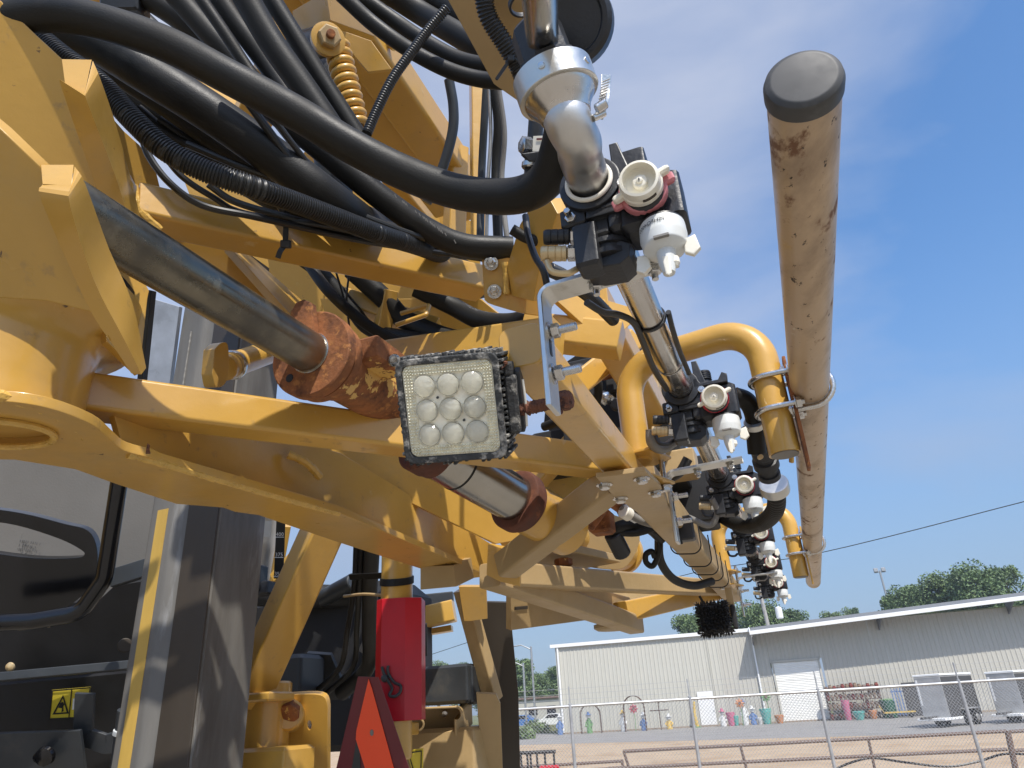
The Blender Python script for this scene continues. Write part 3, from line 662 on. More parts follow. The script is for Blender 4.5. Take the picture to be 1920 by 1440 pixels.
def nozzle(o, lower='white', ring='pink', first=False, label='', ringtop=False):
    t = thing('nozzle_body', label, 'spray nozzle', o, 'nozzle bodies along the stainless spray line')
    def X(x, y, z): return o+A*x+B*y+Z*z
    body = box(X(.006, .002, .001), A, B, Z, .058, .042, .056, .006)
    body.join(box(X(-.026, -.002, .0), A, B, Z, .014, .034, .044, .004)).join(rod(X(.004, -.012, -.002), X(.003, -.034, -.003), .019, 20))
    part('turret', body, M_pla, t)
    if first: part('top_screw', box(X(-.004, .002, .050), A, B, Z, .024, .024, .040, .003), M_pla, t)
    else:
        g = lathe([(.012, 0), (.012, .014), (.009, .016), (.009, .020), (.0105, .021), (.0105, .036), (.008, .037), (.008, .03), (.001, .03)], X(-.008, .0, .022), Z, 20)
        for k in range(4): g.join(lathe([(.0105, 0), (.0115, .001), (.0105, .002)], X(-.008, 0, .043+.0035*k), Z, 20))
        part('top_screw', g, M_pla, t)
        part('turret_cap', extr([(-.024, 0), (-.024, .014), (-.019, .016), (-.013, .006), (.013, .006), (.02, .017), (.027, .013), (.026, 0)], X(0, -.014, .025), A, Z, -B, .012), M_pla, t)
    AX = unit(-B*.75-unit(o-CAM)*.25) if first else unit(-B*.4-unit(o-CAM)*.6)
    # front cap: rim, recess, tip and two wings
    ang = .25
    w = unit(A*math.cos(ang)+Z*math.sin(ang)); w = unit(w-AX*(w@AX)); wz = np.cross(w, AX)
    rc = X(.003, -.020, .001)+AX*.006
    g = lathe([(.0212, 0), (.0214, .007), (.0205, .0085), (.018, .0085)], rc, AX, 30)
    if not first: g = lathe([(.0206, 0), (.0208, .007), (.0198, .0085), (.018, .0085)], rc, AX, 30)
    for s in ((-1, 1) if first else ()): g.join(box(rc+w*s*.0235+AX*.004, w, AX, wz, .011, .008, .010, .002))
    part('colour_ring', g, M_pnk if ring == 'pink' else M_red, t)
    cc = rc+AX*.0080+Z*.0015
    g = lathe([(.0185, 0), (.0188, .008), (.0178, .009), (.0178, .0125), (.0168, .018), (.0145, .0185), (.0138, .010), (.0125, .0085), (.0065, .0085)], cc, AX, 30)
    w2 = unit(A*math.cos(ang+.08)+Z*math.sin(ang+.08)); w2 = unit(w2-AX*(w2@AX)); wz2 = np.cross(w2, AX)
    for s in (-1, 1): g.join(box(cc+w2*s*.0215+AX*.006, w2, AX, wz2, .011, .009, .006, .0022))
    cap = part('front_cap', g, M_wht, t)
    part('spray_tip', lathe([(.0065, .006), (.0065, .0125), (.0055, .0135), (.003, .0138), (.0026, .0155), (.001, .016)], cc, AX, 20), M_wht, cap)
    part('orifice', box(cc+AX*.0163, A, AX, Z, .0010, .001, .0028, .0002), M_blk, cap)
    for s in (-1, 1): part('slot', extr([(a*.0186, b*.0186) for a, b in [(math.cos(q), math.sin(q)) for q in np.linspace(-.35, .35, 7)]]+[(a*.0172, b*.0172) for a, b in [(math.cos(q), math.sin(q)) for q in np.linspace(.35, -.35, 7)]], cc+AX*.0086, -wz2*s*1.0, w2, np.cross(-wz2*s, w2), .003, bev=.0001), M_mdl, cap)
    # lower cup with filter tip
    lc = X(.012, -.010, -.029); dn = unit(-Z-B*.12)
    g = lathe([(.0198, 0), (.0204, .013), (.0196, .0145), (.0190, .0225), (.0176, .0245), (.0118, .0275), (.0086, .0285), (.0074, .040), (.0050, .0505), (.0020, .0515)], lc, dn, 30)
    part('lower_cup', g, M_wht2, t)
    for s, q in ((1, .15), (-1, .3)):
        ww = unit(A*s-Z*q); part('cup_wing', extr([(0, 0), (.010, .004), (.0125, -.010), (.006, -.0165), (-.001, -.013)], lc+dn*.017+ww*.0165+B*.0030, ww, Z, np.cross(ww, Z), .0055), M_wht, t)
    part('drip_tip', extr([(-.0035, 0), (.0035, 0), (.0025, -.018), (0, -.020), (-.0025, -.018)], lc+dn*.036-B*.004, A, Z, -B, .004).join(lathe([(.004, 0), (.0042, .006), (.002, .009)], lc+dn*.036+A*.006, dn, 10)), M_wht, t)
    part('cup_slot', box(lc+dn*.0225-B*.0185, A, -B, Z, .013, .0035, .0026, .0003), M_gry, t)
    part('cup_seal', rod(lc-dn*.003, lc+dn*.0002, .0195, 24), M_pla, t)
    # valve barrel under the pipe
    bc = X(-.041, .010, -.026)
    prof = [(.012, .030), (.016, .026), (.020, .020), (.0205, .014), (.0235, .013), (.0235, .009), (.021, .008), (.021, .004), (.0245, .003), (.0245, -.002), (.0215, -.003), (.0215, -.007), (.0240, -.008), (.0240, -.013), (.018, -.015)]
    part('valve_barrel', lathe(prof, bc, Z, 26), M_pla, t)
    g = extr([(-.022, -.004), (-.022, .012), (.016, .012), (.024, .006), (.021, -.006), (.012, -.012), (-.010, -.010)], bc-Z*.014-B*.018, A, Z, B, .034)
    part('valve_base', g, M_pla, t)
    g = lathe([(.0165, -.018), (.0165, .0), (.015, .002), (.014, .012), (.0155, .013), (.0155, .018)], X(-.042, -.002, .012), Z, 20)
    g.join(tube(fillet([X(-.044, .002, .034), X(-.044, -.006, .014), X(-.026, -.010, .006)], .012), .0125, 16))
    part('elbow_body', g, M_dgr, t)
    # fork clip on the elbow
    g = box(X(-.026, -.018, .012), A, B, Z, .014, .010, .004).join(box(X(-.026, -.018, .002), A, B, Z, .014, .010, .004)).join(box(X(-.0345, -.018, .007), A, B, Z, .004, .010, .014))
    part('retaining_clip', g, M_pla, t)
    # saddle clamp round the stainless line
    pc = o+(PIPE0-O1)
    q = pc+B*(((o-pc)@B)-.004)
    up_ = Z
    ringp = [q+A*.0235*math.cos(a)+Z*.0235*math.sin(a) for a in np.linspace(0, 2*math.pi, 29)]
    g = sweep(ringp, rrect(.011, .044, .002, 2), up=B, closed=True)
    g.join(extr([(-.008, -.036), (.034, -.036), (.040, -.006), (.030, .040), (.022, .040), (.0215, 0), (.012, -.021), (-.006, -.024)], q-B*.018, A, Z, B, .036))
    g.join(box(q+A*-.020-Z*.028, A, B, Z, .024, .034, .020, .002))
    part('saddle_clamp', g, M_pla, t)
    part('clamp_screw', rod(q+A*.030-Z*.010-B*.0225, q+A*.030-Z*.010-B*.019, .0055, 14).join(rod(q+A*.030-Z*.010-B*.024, q+A*.030-Z*.010-B*.0225, .0022, 10)), M_zn, t)
    part('clamp_bolt', rod(q-A*.022-Z*.030-B*.030, q-A*.022-Z*.030-B*.016, .003, 10).join(rod(q-A*.022-Z*.030-B*.020, q-A*.022-Z*.030-B*.016, .0055, 6)), M_zn, t)
    # push-in couplers
    co = []
    for k, (cz, m, cx) in enumerate(((-.016, M_pla, -.058), (-.033, M_brs, -.062))):
        a = X(cx, -.012, cz); d = unit(-A-B*.25+Z*.12)
        r = .0072
        g = lathe([(.004, .012), (r, .013), (r, .0165), (r*.93, .017), (r, .0175), (r, .022), (r*.93, .0225), (r, .023), (r, .0285), (r*.93, .029), (r, .0295), (r, .034), (r*.85, .036), (.003, .036)], a, d, 20)
        c = part('coupler', g, m, t); 
        part('hex_nut', lathe([(.0062, .0), (.0075, .001), (.0075, .011), (.0062, .012)], a, d, 6).join(rod(a-d*.004, a, .0055, 12)), M_zn, c)
    part('manifold', box(X(-.055, -.008, -.030), A, B, Z, .022, .028, .046, .003).join(box(X(-.048, .0, -.012), A, B, Z, .03, .03, .02, .003)), M_pla, t)
    lp = X(-.083, -.018, -.043)
    part('loop_tube', tube([X(-.092, -.020, -.038), X(-.088, -.020, -.050), X(-.076, -.014, -.052), X(-.068, -.008, -.046)], .0030, 10, smooth=6), M_pla if not first else M_brs, t)
    return t
PIPE0 = BL(-277, -623, .665)
labs = ['nearest nozzle body with pink ringed cap and lettered white cup', 'second nozzle body, hanging under the first yellow U pipe', 'third nozzle body beside the second silver bracket, red ring showing above its cap',
        'fourth nozzle body, just below the curved corrugated hose', 'fifth nozzle body, level with the middle of the far U pipe', 'sixth and farthest nozzle body above the warehouse roof']
noz = [nozzle(O1, first=True, ring='pink', label=labs[0])]
n2 = nozzle(O1+B*SP, ring='red', label=labs[1]); noz.append(n2)
for k in range(2, 6): noz.append(copy_tree(n2, O1+B*SP*k, labs[k]))
# lettering on the first cup
def text_mesh(txt, size, wrap=None, o=None, x=None, y=None, n=None, ext=.0002, align='CENTER'):
    cu = bpy.data.curves.new('t', 'FONT'); cu.body = txt; cu.size = size; cu.align_x = align; cu.align_y = 'CENTER'; cu.resolution_u = 2
    ob = bpy.data.objects.new('t', cu); sc.collection.objects.link(ob); bpy.context.view_layer.update()
    me = bpy.data.meshes.new_from_object(ob.evaluated_get(bpy.context.evaluated_depsgraph_get()))
    v = np.array([q.co[:] for q in me.vertices]); f = [tuple(q.vertices) for q in me.polygons]
    bpy.data.objects.remove(ob); bpy.data.curves.remove(cu); bpy.data.meshes.remove(me)
    if wrap:                                                    # wrap = (axis origin, axis down, radius, centre dir)
        ao, ax, r, cdir = wrap; ax = unit(ax); c = unit(cdir-ax*(cdir@ax)); s = np.cross(ax, c)
        th = v[:, 0]/r; V = ao+np.outer(-v[:, 1], ax)+r*(np.outer(np.cos(th), c)+np.outer(np.sin(th), s))
    else: V = o+np.outer(v[:, 0], x)+np.outer(v[:, 1], y)+np.outer(np.full(len(v), ext), n)
    return G().add(V, f)
lc = O1+A*.012-B*.010-Z*.029; dn = unit(-Z-B*.12)
part('lettering', text_mesh('PSHFQ4005', .0056, wrap=(lc+dn*.0078, dn, .0209, -B*1.0-A*.42)), M_blk, noz[0])

# stainless spray line
sl = thing('spray_line', 'stainless steel spray pipe running away through all the nozzle clamps', 'pipe', BL(-277, -623, .8))
part('pipe', rod(BL(-277, -623, .70), BL(-277, -623, 3.0), .0180, 32), M_ss, sl)
for d in (.885, 1.50): 
    c = BL(-277, -623, d); part('cable_tie', sweep([c+A*.0195*math.cos(a)+Z*.0195*math.sin(a)+B*.004*math.sin(a) for a in np.linspace(0, 2*math.pi, 33)], rrect(.0022, .0055, .0006, 1), up=B, closed=True), M_pla, sl)
c = BL(-277, -623, 1.005); part('bright_band', sweep([c+A*.0188*math.cos(a)+Z*.0188*math.sin(a) for a in np.linspace(0, 2*math.pi, 33)], rrect(.0012, .004, .0004, 1), up=B, closed=True), M_zn, sl)
# inlet elbow and its band clamp
el = thing('inlet_elbow', 'satin stainless elbow under a bright band clamp, entering the first nozzle clamp', 'pipe elbow', P(1085, 250, .6))
e0, e1, e2, e3 = P(1052, 190, .585), P(1068, 235, .58), P(1085, 268, .60), PIPE0-B*.004
part('elbow', tube(catmull([e0, e1, e2, P(1090, 300, .635), PIPE0+B*.01], 8), .0195, 32), M_ssb, el)
ed = unit(e0-e1)
part('end_rim', sweep([PIPE0-B*.020+A*.0205*math.cos(a)+Z*.0205*math.sin(a) for a in np.linspace(0, 6.2832, 41)], circ(10, .0022), closed=True), M_wht, el)
part('flared_collar', lathe([(.0205, -.012), (.023, -.004), (.029, .004), (.0315, .012), (.0315, .020), (.022, .022), (.0195, .030)], e0-ed*.004, ed, 40), M_ss, el)
cl_ = part('band_clamp', lathe([(.0322, .008), (.0338, .009), (.0338, .029), (.0325, .030), (.0305, .028)], e0-ed*.004, ed, 48), M_alu, el)
cx_ = np.cross(ed, -Fv); cx_ = unit(cx_); cy_ = np.cross(cx_, ed)
for a in (-.9, .35):
    q = e0+ed*.015+(-cx_*math.sin(a)*-1+(-Fv-ed*(-Fv@ed))*math.cos(a))*0
    dirn = unit(unit(-Fv-ed*(-Fv@ed))*math.cos(a)+cx_*math.sin(a)*-1); part('rivet', lathe([(.0032, 0), (.003, .0012), (.001, .0016)], e0+ed*.015+dirn*.0334, dirn, 14), M_zn, cl_)
rt = P(1118, 215, .575)
part('clamp_tail', sweep(catmull([P(1122, 222, .585), P(1132, 190, .585), P(1136, 165, .588), P(1137, 140, .59)], 6), rrect(.008, .0009, .0003, 1), up=Fv), M_zn, cl_)
g = G()
for k in range(11): g.join(box(P(1126+k*1.0, 203-k*5.2, .583), Rv+Uv*.4, Uv, Fv, .007, .0007, .0018, .0002))
part('tail_teeth', g, M_ssb, cl_)
part('clamp_worm', rod(P(1118, 205, .57), P(1136, 193, .57), .0042, 14).join(rod(P(1112, 222, .572), P(1134, 212, .575), .003, 10)), M_zn, cl_)
part('upper_socket', lathe([(.020, 0), (.027, .004), (.027, .010), (.0225, .012), (.022, .045), (.018, .05)], e0+ed*.024, ed, 10, ).join(box(e0+ed*.04+Rv*.012, Rv, ed, Fv, .012, .03, .04, .002)), M_pla, el)
part('upstream_pipe', rod(e0+ed*.05, P(1008, -60, .50), .0135, 24), M_ss, el)
part('tie_wrap', sweep([e0+ed*.10+cx_*.0145*math.cos(a)+cy_*.0145*math.sin(a) for a in np.linspace(0, 6.2832, 25)], rrect(.002, .005, .0005, 1), up=ed, closed=True), M_pla, el)
# big black disc valve behind the upstream pipe
dk = P(1070, 45, .62)
solo('disc_cap', lathe([(.005, -.012), (.036, -.010), (.0375, -.006), (.0375, .008), (.034, .012), (.03, .012), (.028, .009), (.004, .009)], dk, unit(-B*.75-Fv*.3-Uv*.5), 40), M_pla, 'round black disc cap at the top behind the polished pipe', 'cap')

# ------------------------------------------------------------------ brackets that carry the spray line
def strip_bracket(o, lab):
    """o = outer bend corner; horizontal arm to the right, vertical leg down"""
    t = thing('strip_bracket', lab, 'bracket', o, 'bent silver strip brackets')
    W_, T_ = .030, .005
    path = fillet([o+A*.130+Z*.004, o, o-Z*.122], .012, 8)
    sec = rrect(T_, W_, .0008, 1)
    part('strip', sweep(path, sec, up=B, bev=.0006), M_alu, t)
    for x, zz in ((.052, .004), (.108, .005)):
        c = o+A*x+Z*(zz-.001)
        part('slot', box(c-A*.013-Z*.0026, A, B, Z, .012, .006, .001, .0003), M_mdl, t)
        b = part('bolt', rod(c-Z*.018, c+Z*.004, .0032, 12).join(lathe([(.0075, 0), (.0075, .0012)], c-Z*.0037, -Z, 18)), M_zn, t)
        part('nut', lathe([(.0055, 0), (.0064, .001), (.0064, .006), (.0055, .007)], c-Z*.0048, -Z, 6), M_zn, b)
    for z_ in (-.042, -.086):
        c = o+Z*z_+A*.0025
        part('washer', lathe([(.010, 0), (.010, .0015), (.005, .0018)], c, A, 24), M_zn, t)
        b = part('bolt', rod(c, c+A*.027, .0038, 14).join(rod(c+A*.011, c+A*.0265, .0041, 14, .0003)), M_zn, t)
        g = G()
        for k in range(9): g.join(lathe([(.0038, 0), (.0043, .0006), (.0038, .0012)], c+A*(.0125+.0016*k), A, 12))
        part('thread', g, M_zn, b); part('nut', lathe([(.0062, 0), (.0072, .001), (.0072, .007), (.0062, .008)], c+A*.0022, A, 6), M_zn, b)
    part('slot', box(o-Z*.056+A*.0027, A, B, Z, .001, .006, .022, .0004), M_pla, t)
    return t
C1 = P(1019, 553, .690)
br1 = strip_bracket(C1, 'nearer silver strip bracket, bent over the near work light')
br2 = copy_tree(br1, C1+B*.66+A*.002, 'farther silver strip bracket beside the third nozzle body')
br3 = copy_tree(br1, C1+B*1.98, 'farthest small silver strip bracket above the far work light')
# ------------------------------------------------------------------ guard pipe, U pipes
gp_ = thing('guard_pipe', 'long yellow guard pipe, shade tan put into its colour, with a black end cap, running away at the right', 'pipe', BL(-27, -1180*.52, .9))
ka = np.array([-14.0, -616.0]); kb = np.array([-25, -602.0])
def GPt(d): return BL(-13-2*(d-.5), -613+9*(d-.5), d)
part('pipe', rod(GPt(.535), GPt(2.80), .0272, 48, .001), M_pole, gp_)
part('end_cap', lathe([(.0272, .016), (.0287, .0155), (.0289, .006), (.0275, .0015), (.0245, -.0008), (.0225, -.0012), (.012, -.0018), (.001, -.002)], GPt(.530), GPt(.9)-GPt(.530), 48), M_cap, gp_)
part('end_dome', lathe([(.0272, 0), (.024, .006), (.013, .010), (.001, .0115)], GPt(2.80), GPt(2.8)-GPt(.5), 32), M_pole, gp_)
def ubolt(c, ax, side, r, gap, leg, par, rr=.0042):
    """U-bolt round axis ax at c, opening towards 'side'"""
    y = np.cross(ax, side); pts = [c+side*leg-y*(r+rr)]+[c+(r+rr)*(-y*math.cos(a)-side*math.sin(a)) for a in np.linspace(0, math.pi, 15)]+[c+side*leg+y*(r+rr)]
    b = part('u_bolt', tube(pts, rr, 12), M_zn, par)
    for s in (-1, 1):
        q = c+side*(leg-.012)+y*s*(r+rr)
        part('nut', lathe([(.0070, 0), (.0080, .001), (.0080, .007), (.0070, .008)], q, side, 6).join(lathe([(.0105, 0), (.0105, .0015)], q-side*.0016, side, 18)), M_zn, b)
def upipe(sh, lab):
    R = .0225
    p0 = P(1198, 868, 1.155); rA = P(1472, 852, 1.035)
    # vertical legs
    topz = PP(1300, 648, p0, np.cross(rA-p0, Z))[2]
    hor = rA-p0; hor[2] = 0
    a, b = p0.copy(), p0+hor; b[2] = rA[2]
    aT, bT = a.copy(), b.copy(); aT[2] = bT[2] = topz
    bT = bT; 
    t = thing('u_pipe', lab, 'pipe bracket', p0+sh, 'bent yellow U pipes')
    path = fillet([a, aT, bT, b], .062, 12)
    part('bent_pipe', sweep(path+sh, circ(28, R), up=np.cross(unit(hor), Z)), M_yel, t)
    part('pipe_mouth', lathe([(.0195, 0), (.0195, .002), (.001, .002)], b+sh-Z*.0015, Z, 28), M_gry, t)
    # clamp plate between the U pipe and the guard pipe
    ga = CAM+B*0; h = unit(hor)
    c1 = b+Z*.100; c2 = b+Z*.055
    gpp = None
    for dd in np.linspace(.9, 1.5, 300):
        q = GPt(dd)
        if (q-b)@B >= -.004: gpp = q; break
    side = gpp-b; side[2] = 0; side = unit(side-B*(side@B)*0)
    pl0 = b+sh+side*(R+.003)
    part('clamp_plate', extr([(-.020, .145), (.014, .145), (.018, .10), (.020, .02), (.030, -.022), (-.005, -.025), (-.022, .02)], pl0, B, Z, np.cross(B, Z), .005), M_rst if sh@B < .1 else M_yel, t)
    for zz in (.118, .066): ubolt(b+sh+Z*zz, Z, side, R, 0, R+.020, t)
    ubolt(gpp+sh+Z*.00-B*0.004, unit(B), -side, .028, 0, .042, t)
    # foot plates and long bolts
    for z_, m in ((.012, M_yel), (-.030, M_yel)):
        part('foot_plate', extr([(-.030, -.040), (.034, -.040), (.045, .03), (.010, .045), (-.030, .030)], a+sh+Z*z_-Z*.008, h, unit(np.cross(Z, h)), Z, .005), m, t)
    for s, q in ((-.006, -.034), (.030, .024)):
        bb = a+sh+h*s+unit(np.cross(Z, h))*q
        b_ = part('bolt', rod(bb-Z*.046, bb+Z*.026, .0042, 12), M_zn, t)
        part('nut', lathe([(.0070, 0), (.0080, .001), (.0080, .007), (.0070, .008)], bb+Z*.010, Z, 6), M_zn, b_)
        part('bolt_head', lathe([(.0115, 0), (.0115, .0018), (.0078, .0022), (.0078, .008), (.006, .0085)], bb-Z*.040, -Z, 6), M_zn, b_)
    return t
u1 = upipe(B*0, 'nearer bent yellow U pipe that clamps the guard pipe')
u2 = upipe(B*1.27, 'farther bent yellow U pipe low on the guard pipe')

# ------------------------------------------------------------------ yellow boom frame
fr = thing('boom_frame', 'yellow welded steel frame of tubes, plates and a round pivot, carrying the spray line', 'boom frame', P(600, 900, 1.1))
def yb(name, a, b, w=.05, h=.05, up=Z, m=None, r=None, par=None, **k): return part(name, beam(P(*a) if len(a) == 3 and not isinstance(a, np.ndarray) else a, P(*b) if not isinstance(b, np.ndarray) else b, w, h, up, r), m or M_yel, par or fr, **k)
# long lower rail (nearest end is the capped square stub), cut into the stub and the far rail
r0_, r1_ = BL(-410, -482, .742), BL(-410, -482, 1.20)
yb('long_tube', r0_, r1_, .046, .046)
yb('long_tube', BL(-402, -480, 1.2), BL(-402, -480, 2.55), .060, .060, m=M_yel2)
part('stub_cap', beam(BL(-410, -482, .738), BL(-410, -482, .748), .0475, .0475, r=.010), M_yel, fr)
# upper and lower cross tubes
yb('cross_tube', (255, 388, .93), (902, 532, 1.24))
yb('cross_tube', (140, 741, .88), (1132, 868, 1.27))
# tube behind the light
yb('brace_tube', (730, 672, 1.20), (1045, 632, 1.05), .05, .05)
# rising tubes seen through the stub
yb('brace_tube', (1035, 760, 1.30), (1185, 640, 1.45), .045, .045)
yb('brace_tube', (1105, 560, 1.15), (1240, 800, 1.6), .06, .05)
yb('brace_tube', (985, 620, 1.15), (1165, 640, 1.1), .05, .05)
# lower strut with lit patches, down-left
yb('strut', (1150, 905, 1.25), (948, 1062, 1.42), .05, .05, m=M_yel2)
yb('strut', (1100, 800, 1.7), (1010, 900, 1.75), .04, .04)
# web and bottom flange of the big pivot arm
ZA = P(480, 935, 1.06)[2]
pa, pb = PZ(300, 885, ZA), PZ(915, 1078, ZA); an = unit(np.cross(pb-pa, Z))
part('bottom_plate', plate(smoothpx([(-260, 800), (-120, 752), (0, 752), (90, 765), (170, 795), (208, 826), (235, 846), (300, 862)], 4)[:-1]+[(300, 866), (480, 917), (635, 961), (917, 1080), (856, 1088), (637, 1018), (484, 966), (440, 960), (418, 952), (330, 945), (212, 906), (140, 880), (0, 858), (-260, 850)], plZ(ZA), .012, holes=[ell(-10, 813, 112, 24, 28, 4)]), M_yel, fr)
part('web_plate', plate([(205, 745), (560, 825), (640, 850), (925, 1022), (918, 1080), (635, 962), (480, 918), (262, 866), (232, 846)], plN(pa, an), .010), M_yel, fr)
part('web_plate', plate([(560, 800), (900, 960), (930, 1020), (640, 870)], plN(pa+unit(an)*(.10 if an@B > 0 else -.10), an), .008), M_yel, fr)
# weld beads
def bead(pts, r=.0045, n=8):
    p = resample(catmull(pts, 6), .004); k = 1+.07*np.sin(np.arange(len(p))*1.3)+.05*np.random.RandomState(3).randn(len(p))
    return sweep(p, circ(n, r), scale=k)
part('weld', bead([PZ(240, 852, ZA), PZ(300, 868, ZA), PZ(480, 920, ZA), PZ(635, 963, ZA)], .005), M_weld, fr)
part('weld', bead([P(160, 712, 1.0), P(152, 745, 1.0), P(160, 790, 1.0)], .006), M_weld, fr)
part('weld', bead([P(540, 852, 1.15), P(575, 868, 1.16), P(600, 895, 1.18)], .007), M_weld, fr)
part('weld', bead([P(250, 350, .92), P(262, 395, .91), P(300, 432, .92)], .006), M_weld, fr)
for cx_c, cy_c, s_c in ((277, 842, 1.0),):
    part('paint_chip', plate([(cx_c-4*s_c, cy_c+9*s_c), (cx_c-3*s_c, cy_c), (cx_c-1*s_c, cy_c-9*s_c), (cx_c+4*s_c, cy_c-5*s_c), (cx_c+3*s_c, cy_c+3*s_c), (cx_c+5*s_c, cy_c+9*s_c)], plZ(ZA-.0022), .0015, bev=.0001), M_rst2, fr)
# round pivot boss
pv = PZ(-80, 812, ZA)
bt = P(-60, 640, .78)
rB = np.linalg.norm((PZ(212, 835, ZA)-pv))
part('pivot_boss', lathe([(rB*.80, 0), (rB*.79, .01), (rB*.76, .03), (rB*.76, .08), (rB*.79, .105), (rB*.93, .118), (rB*1.03, .124), (rB*1.055, .130), (rB*1.06, .138), (rB*1.06, .158), (rB*1.05, .163), (rB*.7, .165)], pv+Z*.011, Z, 72), M_yel, fr, ang=50)
part('pivot_seal', lathe([(rB*.95, .160), (rB*1.0, .165), (rB*1.0, .178), (rB*.9, .182)], pv+Z*.011, Z, 64), M_rub, fr)
part('weld', bead([pv+Z*.006+rB*.80*(A*math.cos(a)+B*math.sin(a)) for a in np.linspace(-2.6, .8, 30)], .006), M_weld, fr)
hc = PZ(-10, 813, ZA)
part('hole_rim', lathe([(.075, .0), (.082, .002), (.082, .03), (.075, .03)], hc-Z*.004+Z*.002, Z, 48) if False else tube([PZ(-10+112*math.cos(a), 813+24*math.sin(a)+7*math.cos(a), ZA-.003) for a in np.linspace(0, 6.2832, 49)], .004, 8), M_weld, fr)
part('hole_floor', plate(ell(0, 800, 170, 60), plZ(ZA+.10), .006), M_yel2, fr)
# upright lugs: side plates and sloping nose ribs
def lug(face, rib_l, rib_r, d0, d1, t=.02):
    pl = pl3((*face[0], d0), (*face[1], d0), (*face[2], d1)); part('side_plate', plate(face, pl, t), M_yel, fr)
n1 = unit(-Fv*.86+A*-.1+Uv*-.15)
part('side_plate', plate([(-60, -60), (0, 0), (62, 60), (118, 112), (250, 345), (238, 470), (160, 500), (-60, 560)], pl3((0, 0, .78), (118, 112, .80), (0, 520, .80)), .018), M_yel, fr)
part('side_plate', plate([(-60, 190), (0, 240), (75, 312), (170, 520), (205, 640), (170, 585), (90, 565), (-60, 555)], pl3((0, 240, .57), (75, 312, .575), (0, 540, .62)), .012), M_yel, fr)
# ribs as wedge bars with a bevelled nose
def rib(nose, mid, foot, wn_, d0, d1):
    pass
def strip3(pl_, pr, dl, dr, t, m=M_yel, nm='rib_plate'):
    """quad band whose left and right edges are photo polylines; built as a thick bent plate"""
    g = G(); n = len(pl_); V = []
    for (x0, y0), (x1, y1), a, b in zip(pl_, pr, dl, dr):
        p, q = P(x0, y0, a), P(x1, y1, b); V += [p, q, q+unit(q-CAM)*t, p+unit(p-CAM)*t]
    f = []
    for i in range(n-1):
        for j in range(4): f.append((4*i+j, 4*i+(j+1) % 4, 4*(i+1)+(j+1) % 4, 4*(i+1)+j))
    f.append((3, 2, 1, 0)); f.append(tuple(4*(n-1)+k for k in range(4)))
    return part(nm, g.add(np.array(V), f), m, fr, ang=25)
# lower lug rib (front): nose (75..140, 310) down to (265, 700)
def rib(nose, L, M_, R, dL, dM, dR):
    """welded upright: sloping nose face, then a left and a right face meeting at the middle edge"""
    strip3(*nose, .012)
    def cm(p, d): q = catmull([(x, y, e) for (x, y), e in zip(p, d)], 4); return [(a[0], a[1]) for a in q], [a[2] for a in q]
    (l, dl), (m_, dm), (r_, dr) = cm(L, dL), cm(M_, dM), cm(R, dR)
    strip3(l, m_, dl, dm, .015); strip3(m_, r_, [k+.0005 for k in dm], dr, .015)
rib(([(77, 309), (80, 345)], [(138, 309), (134, 347)], [.575, .552], [.575, .552]),
    [(80, 345), (78, 378), (163, 570), (213, 649), (246, 700)], [(134, 347), (131, 384), (175, 523), (233, 637), (265, 702)], [(140, 312), (160, 345), (205, 468), (248, 567), (274, 690)],
    [.553, .550, .60, .625, .65], [.551, .543, .59, .62, .65], [.575, .572, .62, .65, .68])
rib(([(116, 111), (124, 172)], [(172, 112), (159, 174)], [.735, .705], [.735, .705]),
    [(124, 172), (114, 160), (181, 353), (210, 420), (236, 470)], [(159, 174), (163, 190), (204, 297), (226, 360), (250, 450)], [(174, 114), (189, 150), (219, 239), (248, 345), (268, 430)],
    [.706, .704, .77, .80, .83], [.704, .70, .755, .785, .82], [.735, .735, .79, .83, .86])
part('side_plate', plate([(250, 350), (206, 215), (232, 245), (262, 272), (290, 310), (300, 350), (300, 440)], pl3((206, 215, .95), (300, 330, 1.0), (300, 440, 1.0)), .015), M_yel, fr)
part('web_plate', plate([(175, 420), (240, 470), (280, 545), (277, 560), (262, 700), (200, 640)], pl3((175, 420, .86), (280, 545, .9), (262, 700, .86)), .012), M_yel, fr)
part('web_plate', plate([(300, 445), (430, 462), (560, 600), (700, 700), (690, 700), (560, 640), (430, 560), (300, 460)], pl3((300, 445, 1.10), (430, 462, 1.15), (700, 700, 1.3)), .012), M_yel, fr)
part('web_plate', plate([(430, 462), (450, 462), (620, 610), (590, 640)], pl3((430, 462, 1.12), (450, 462, 1.2), (620, 610, 1.3)), .012), M_yel, fr)
# end plates with bolts
epn = unit(-Fv+Rv*.15+Uv*-.1)
ep = pl3((905, 480, 1.10), (1000, 510, 1.08), (910, 570, 1.10))
part('end_plate', plate(smoothpx([(903, 482), (912, 474), (935, 478), (1010, 505), (1018, 560), (1010, 592), (925, 572), (908, 562)], 3), ep, .010), M_yel, fr)
part('gusset', plate([(960, 468), (975, 420), (1000, 380), (1030, 372), (1045, 400), (1012, 500), (1000, 565), (960, 555), (950, 500)], pl3((960, 468, 1.06), (1030, 372, .95), (1000, 565, 1.03)), .02), M_yel, fr)
part('weld', bead([P(946, 492, 1.085), P(949, 520, 1.085), P(950, 552, 1.085)], .005), M_weld, fr)
for x, y in ((921, 494), (927, 547)):
    c = P(x, y, 1.09); n_ = ep[1] if ep[1]@Fv < 0 else -ep[1]
    n_ = unit(n_+A*.25)
    w_ = part('washer', lathe([(.011, 0), (.011, .002), (.0045, .0022)], c, n_, 22), M_zn, fr); part('bolt', rod(c, c+n_*.026, .004, 12), M_zn, fr); part('nut', lathe([(.0065, 0), (.0074, .001), (.0074, .007), (.006, .008)], c+n_*.002, n_, 6), M_zn, fr)
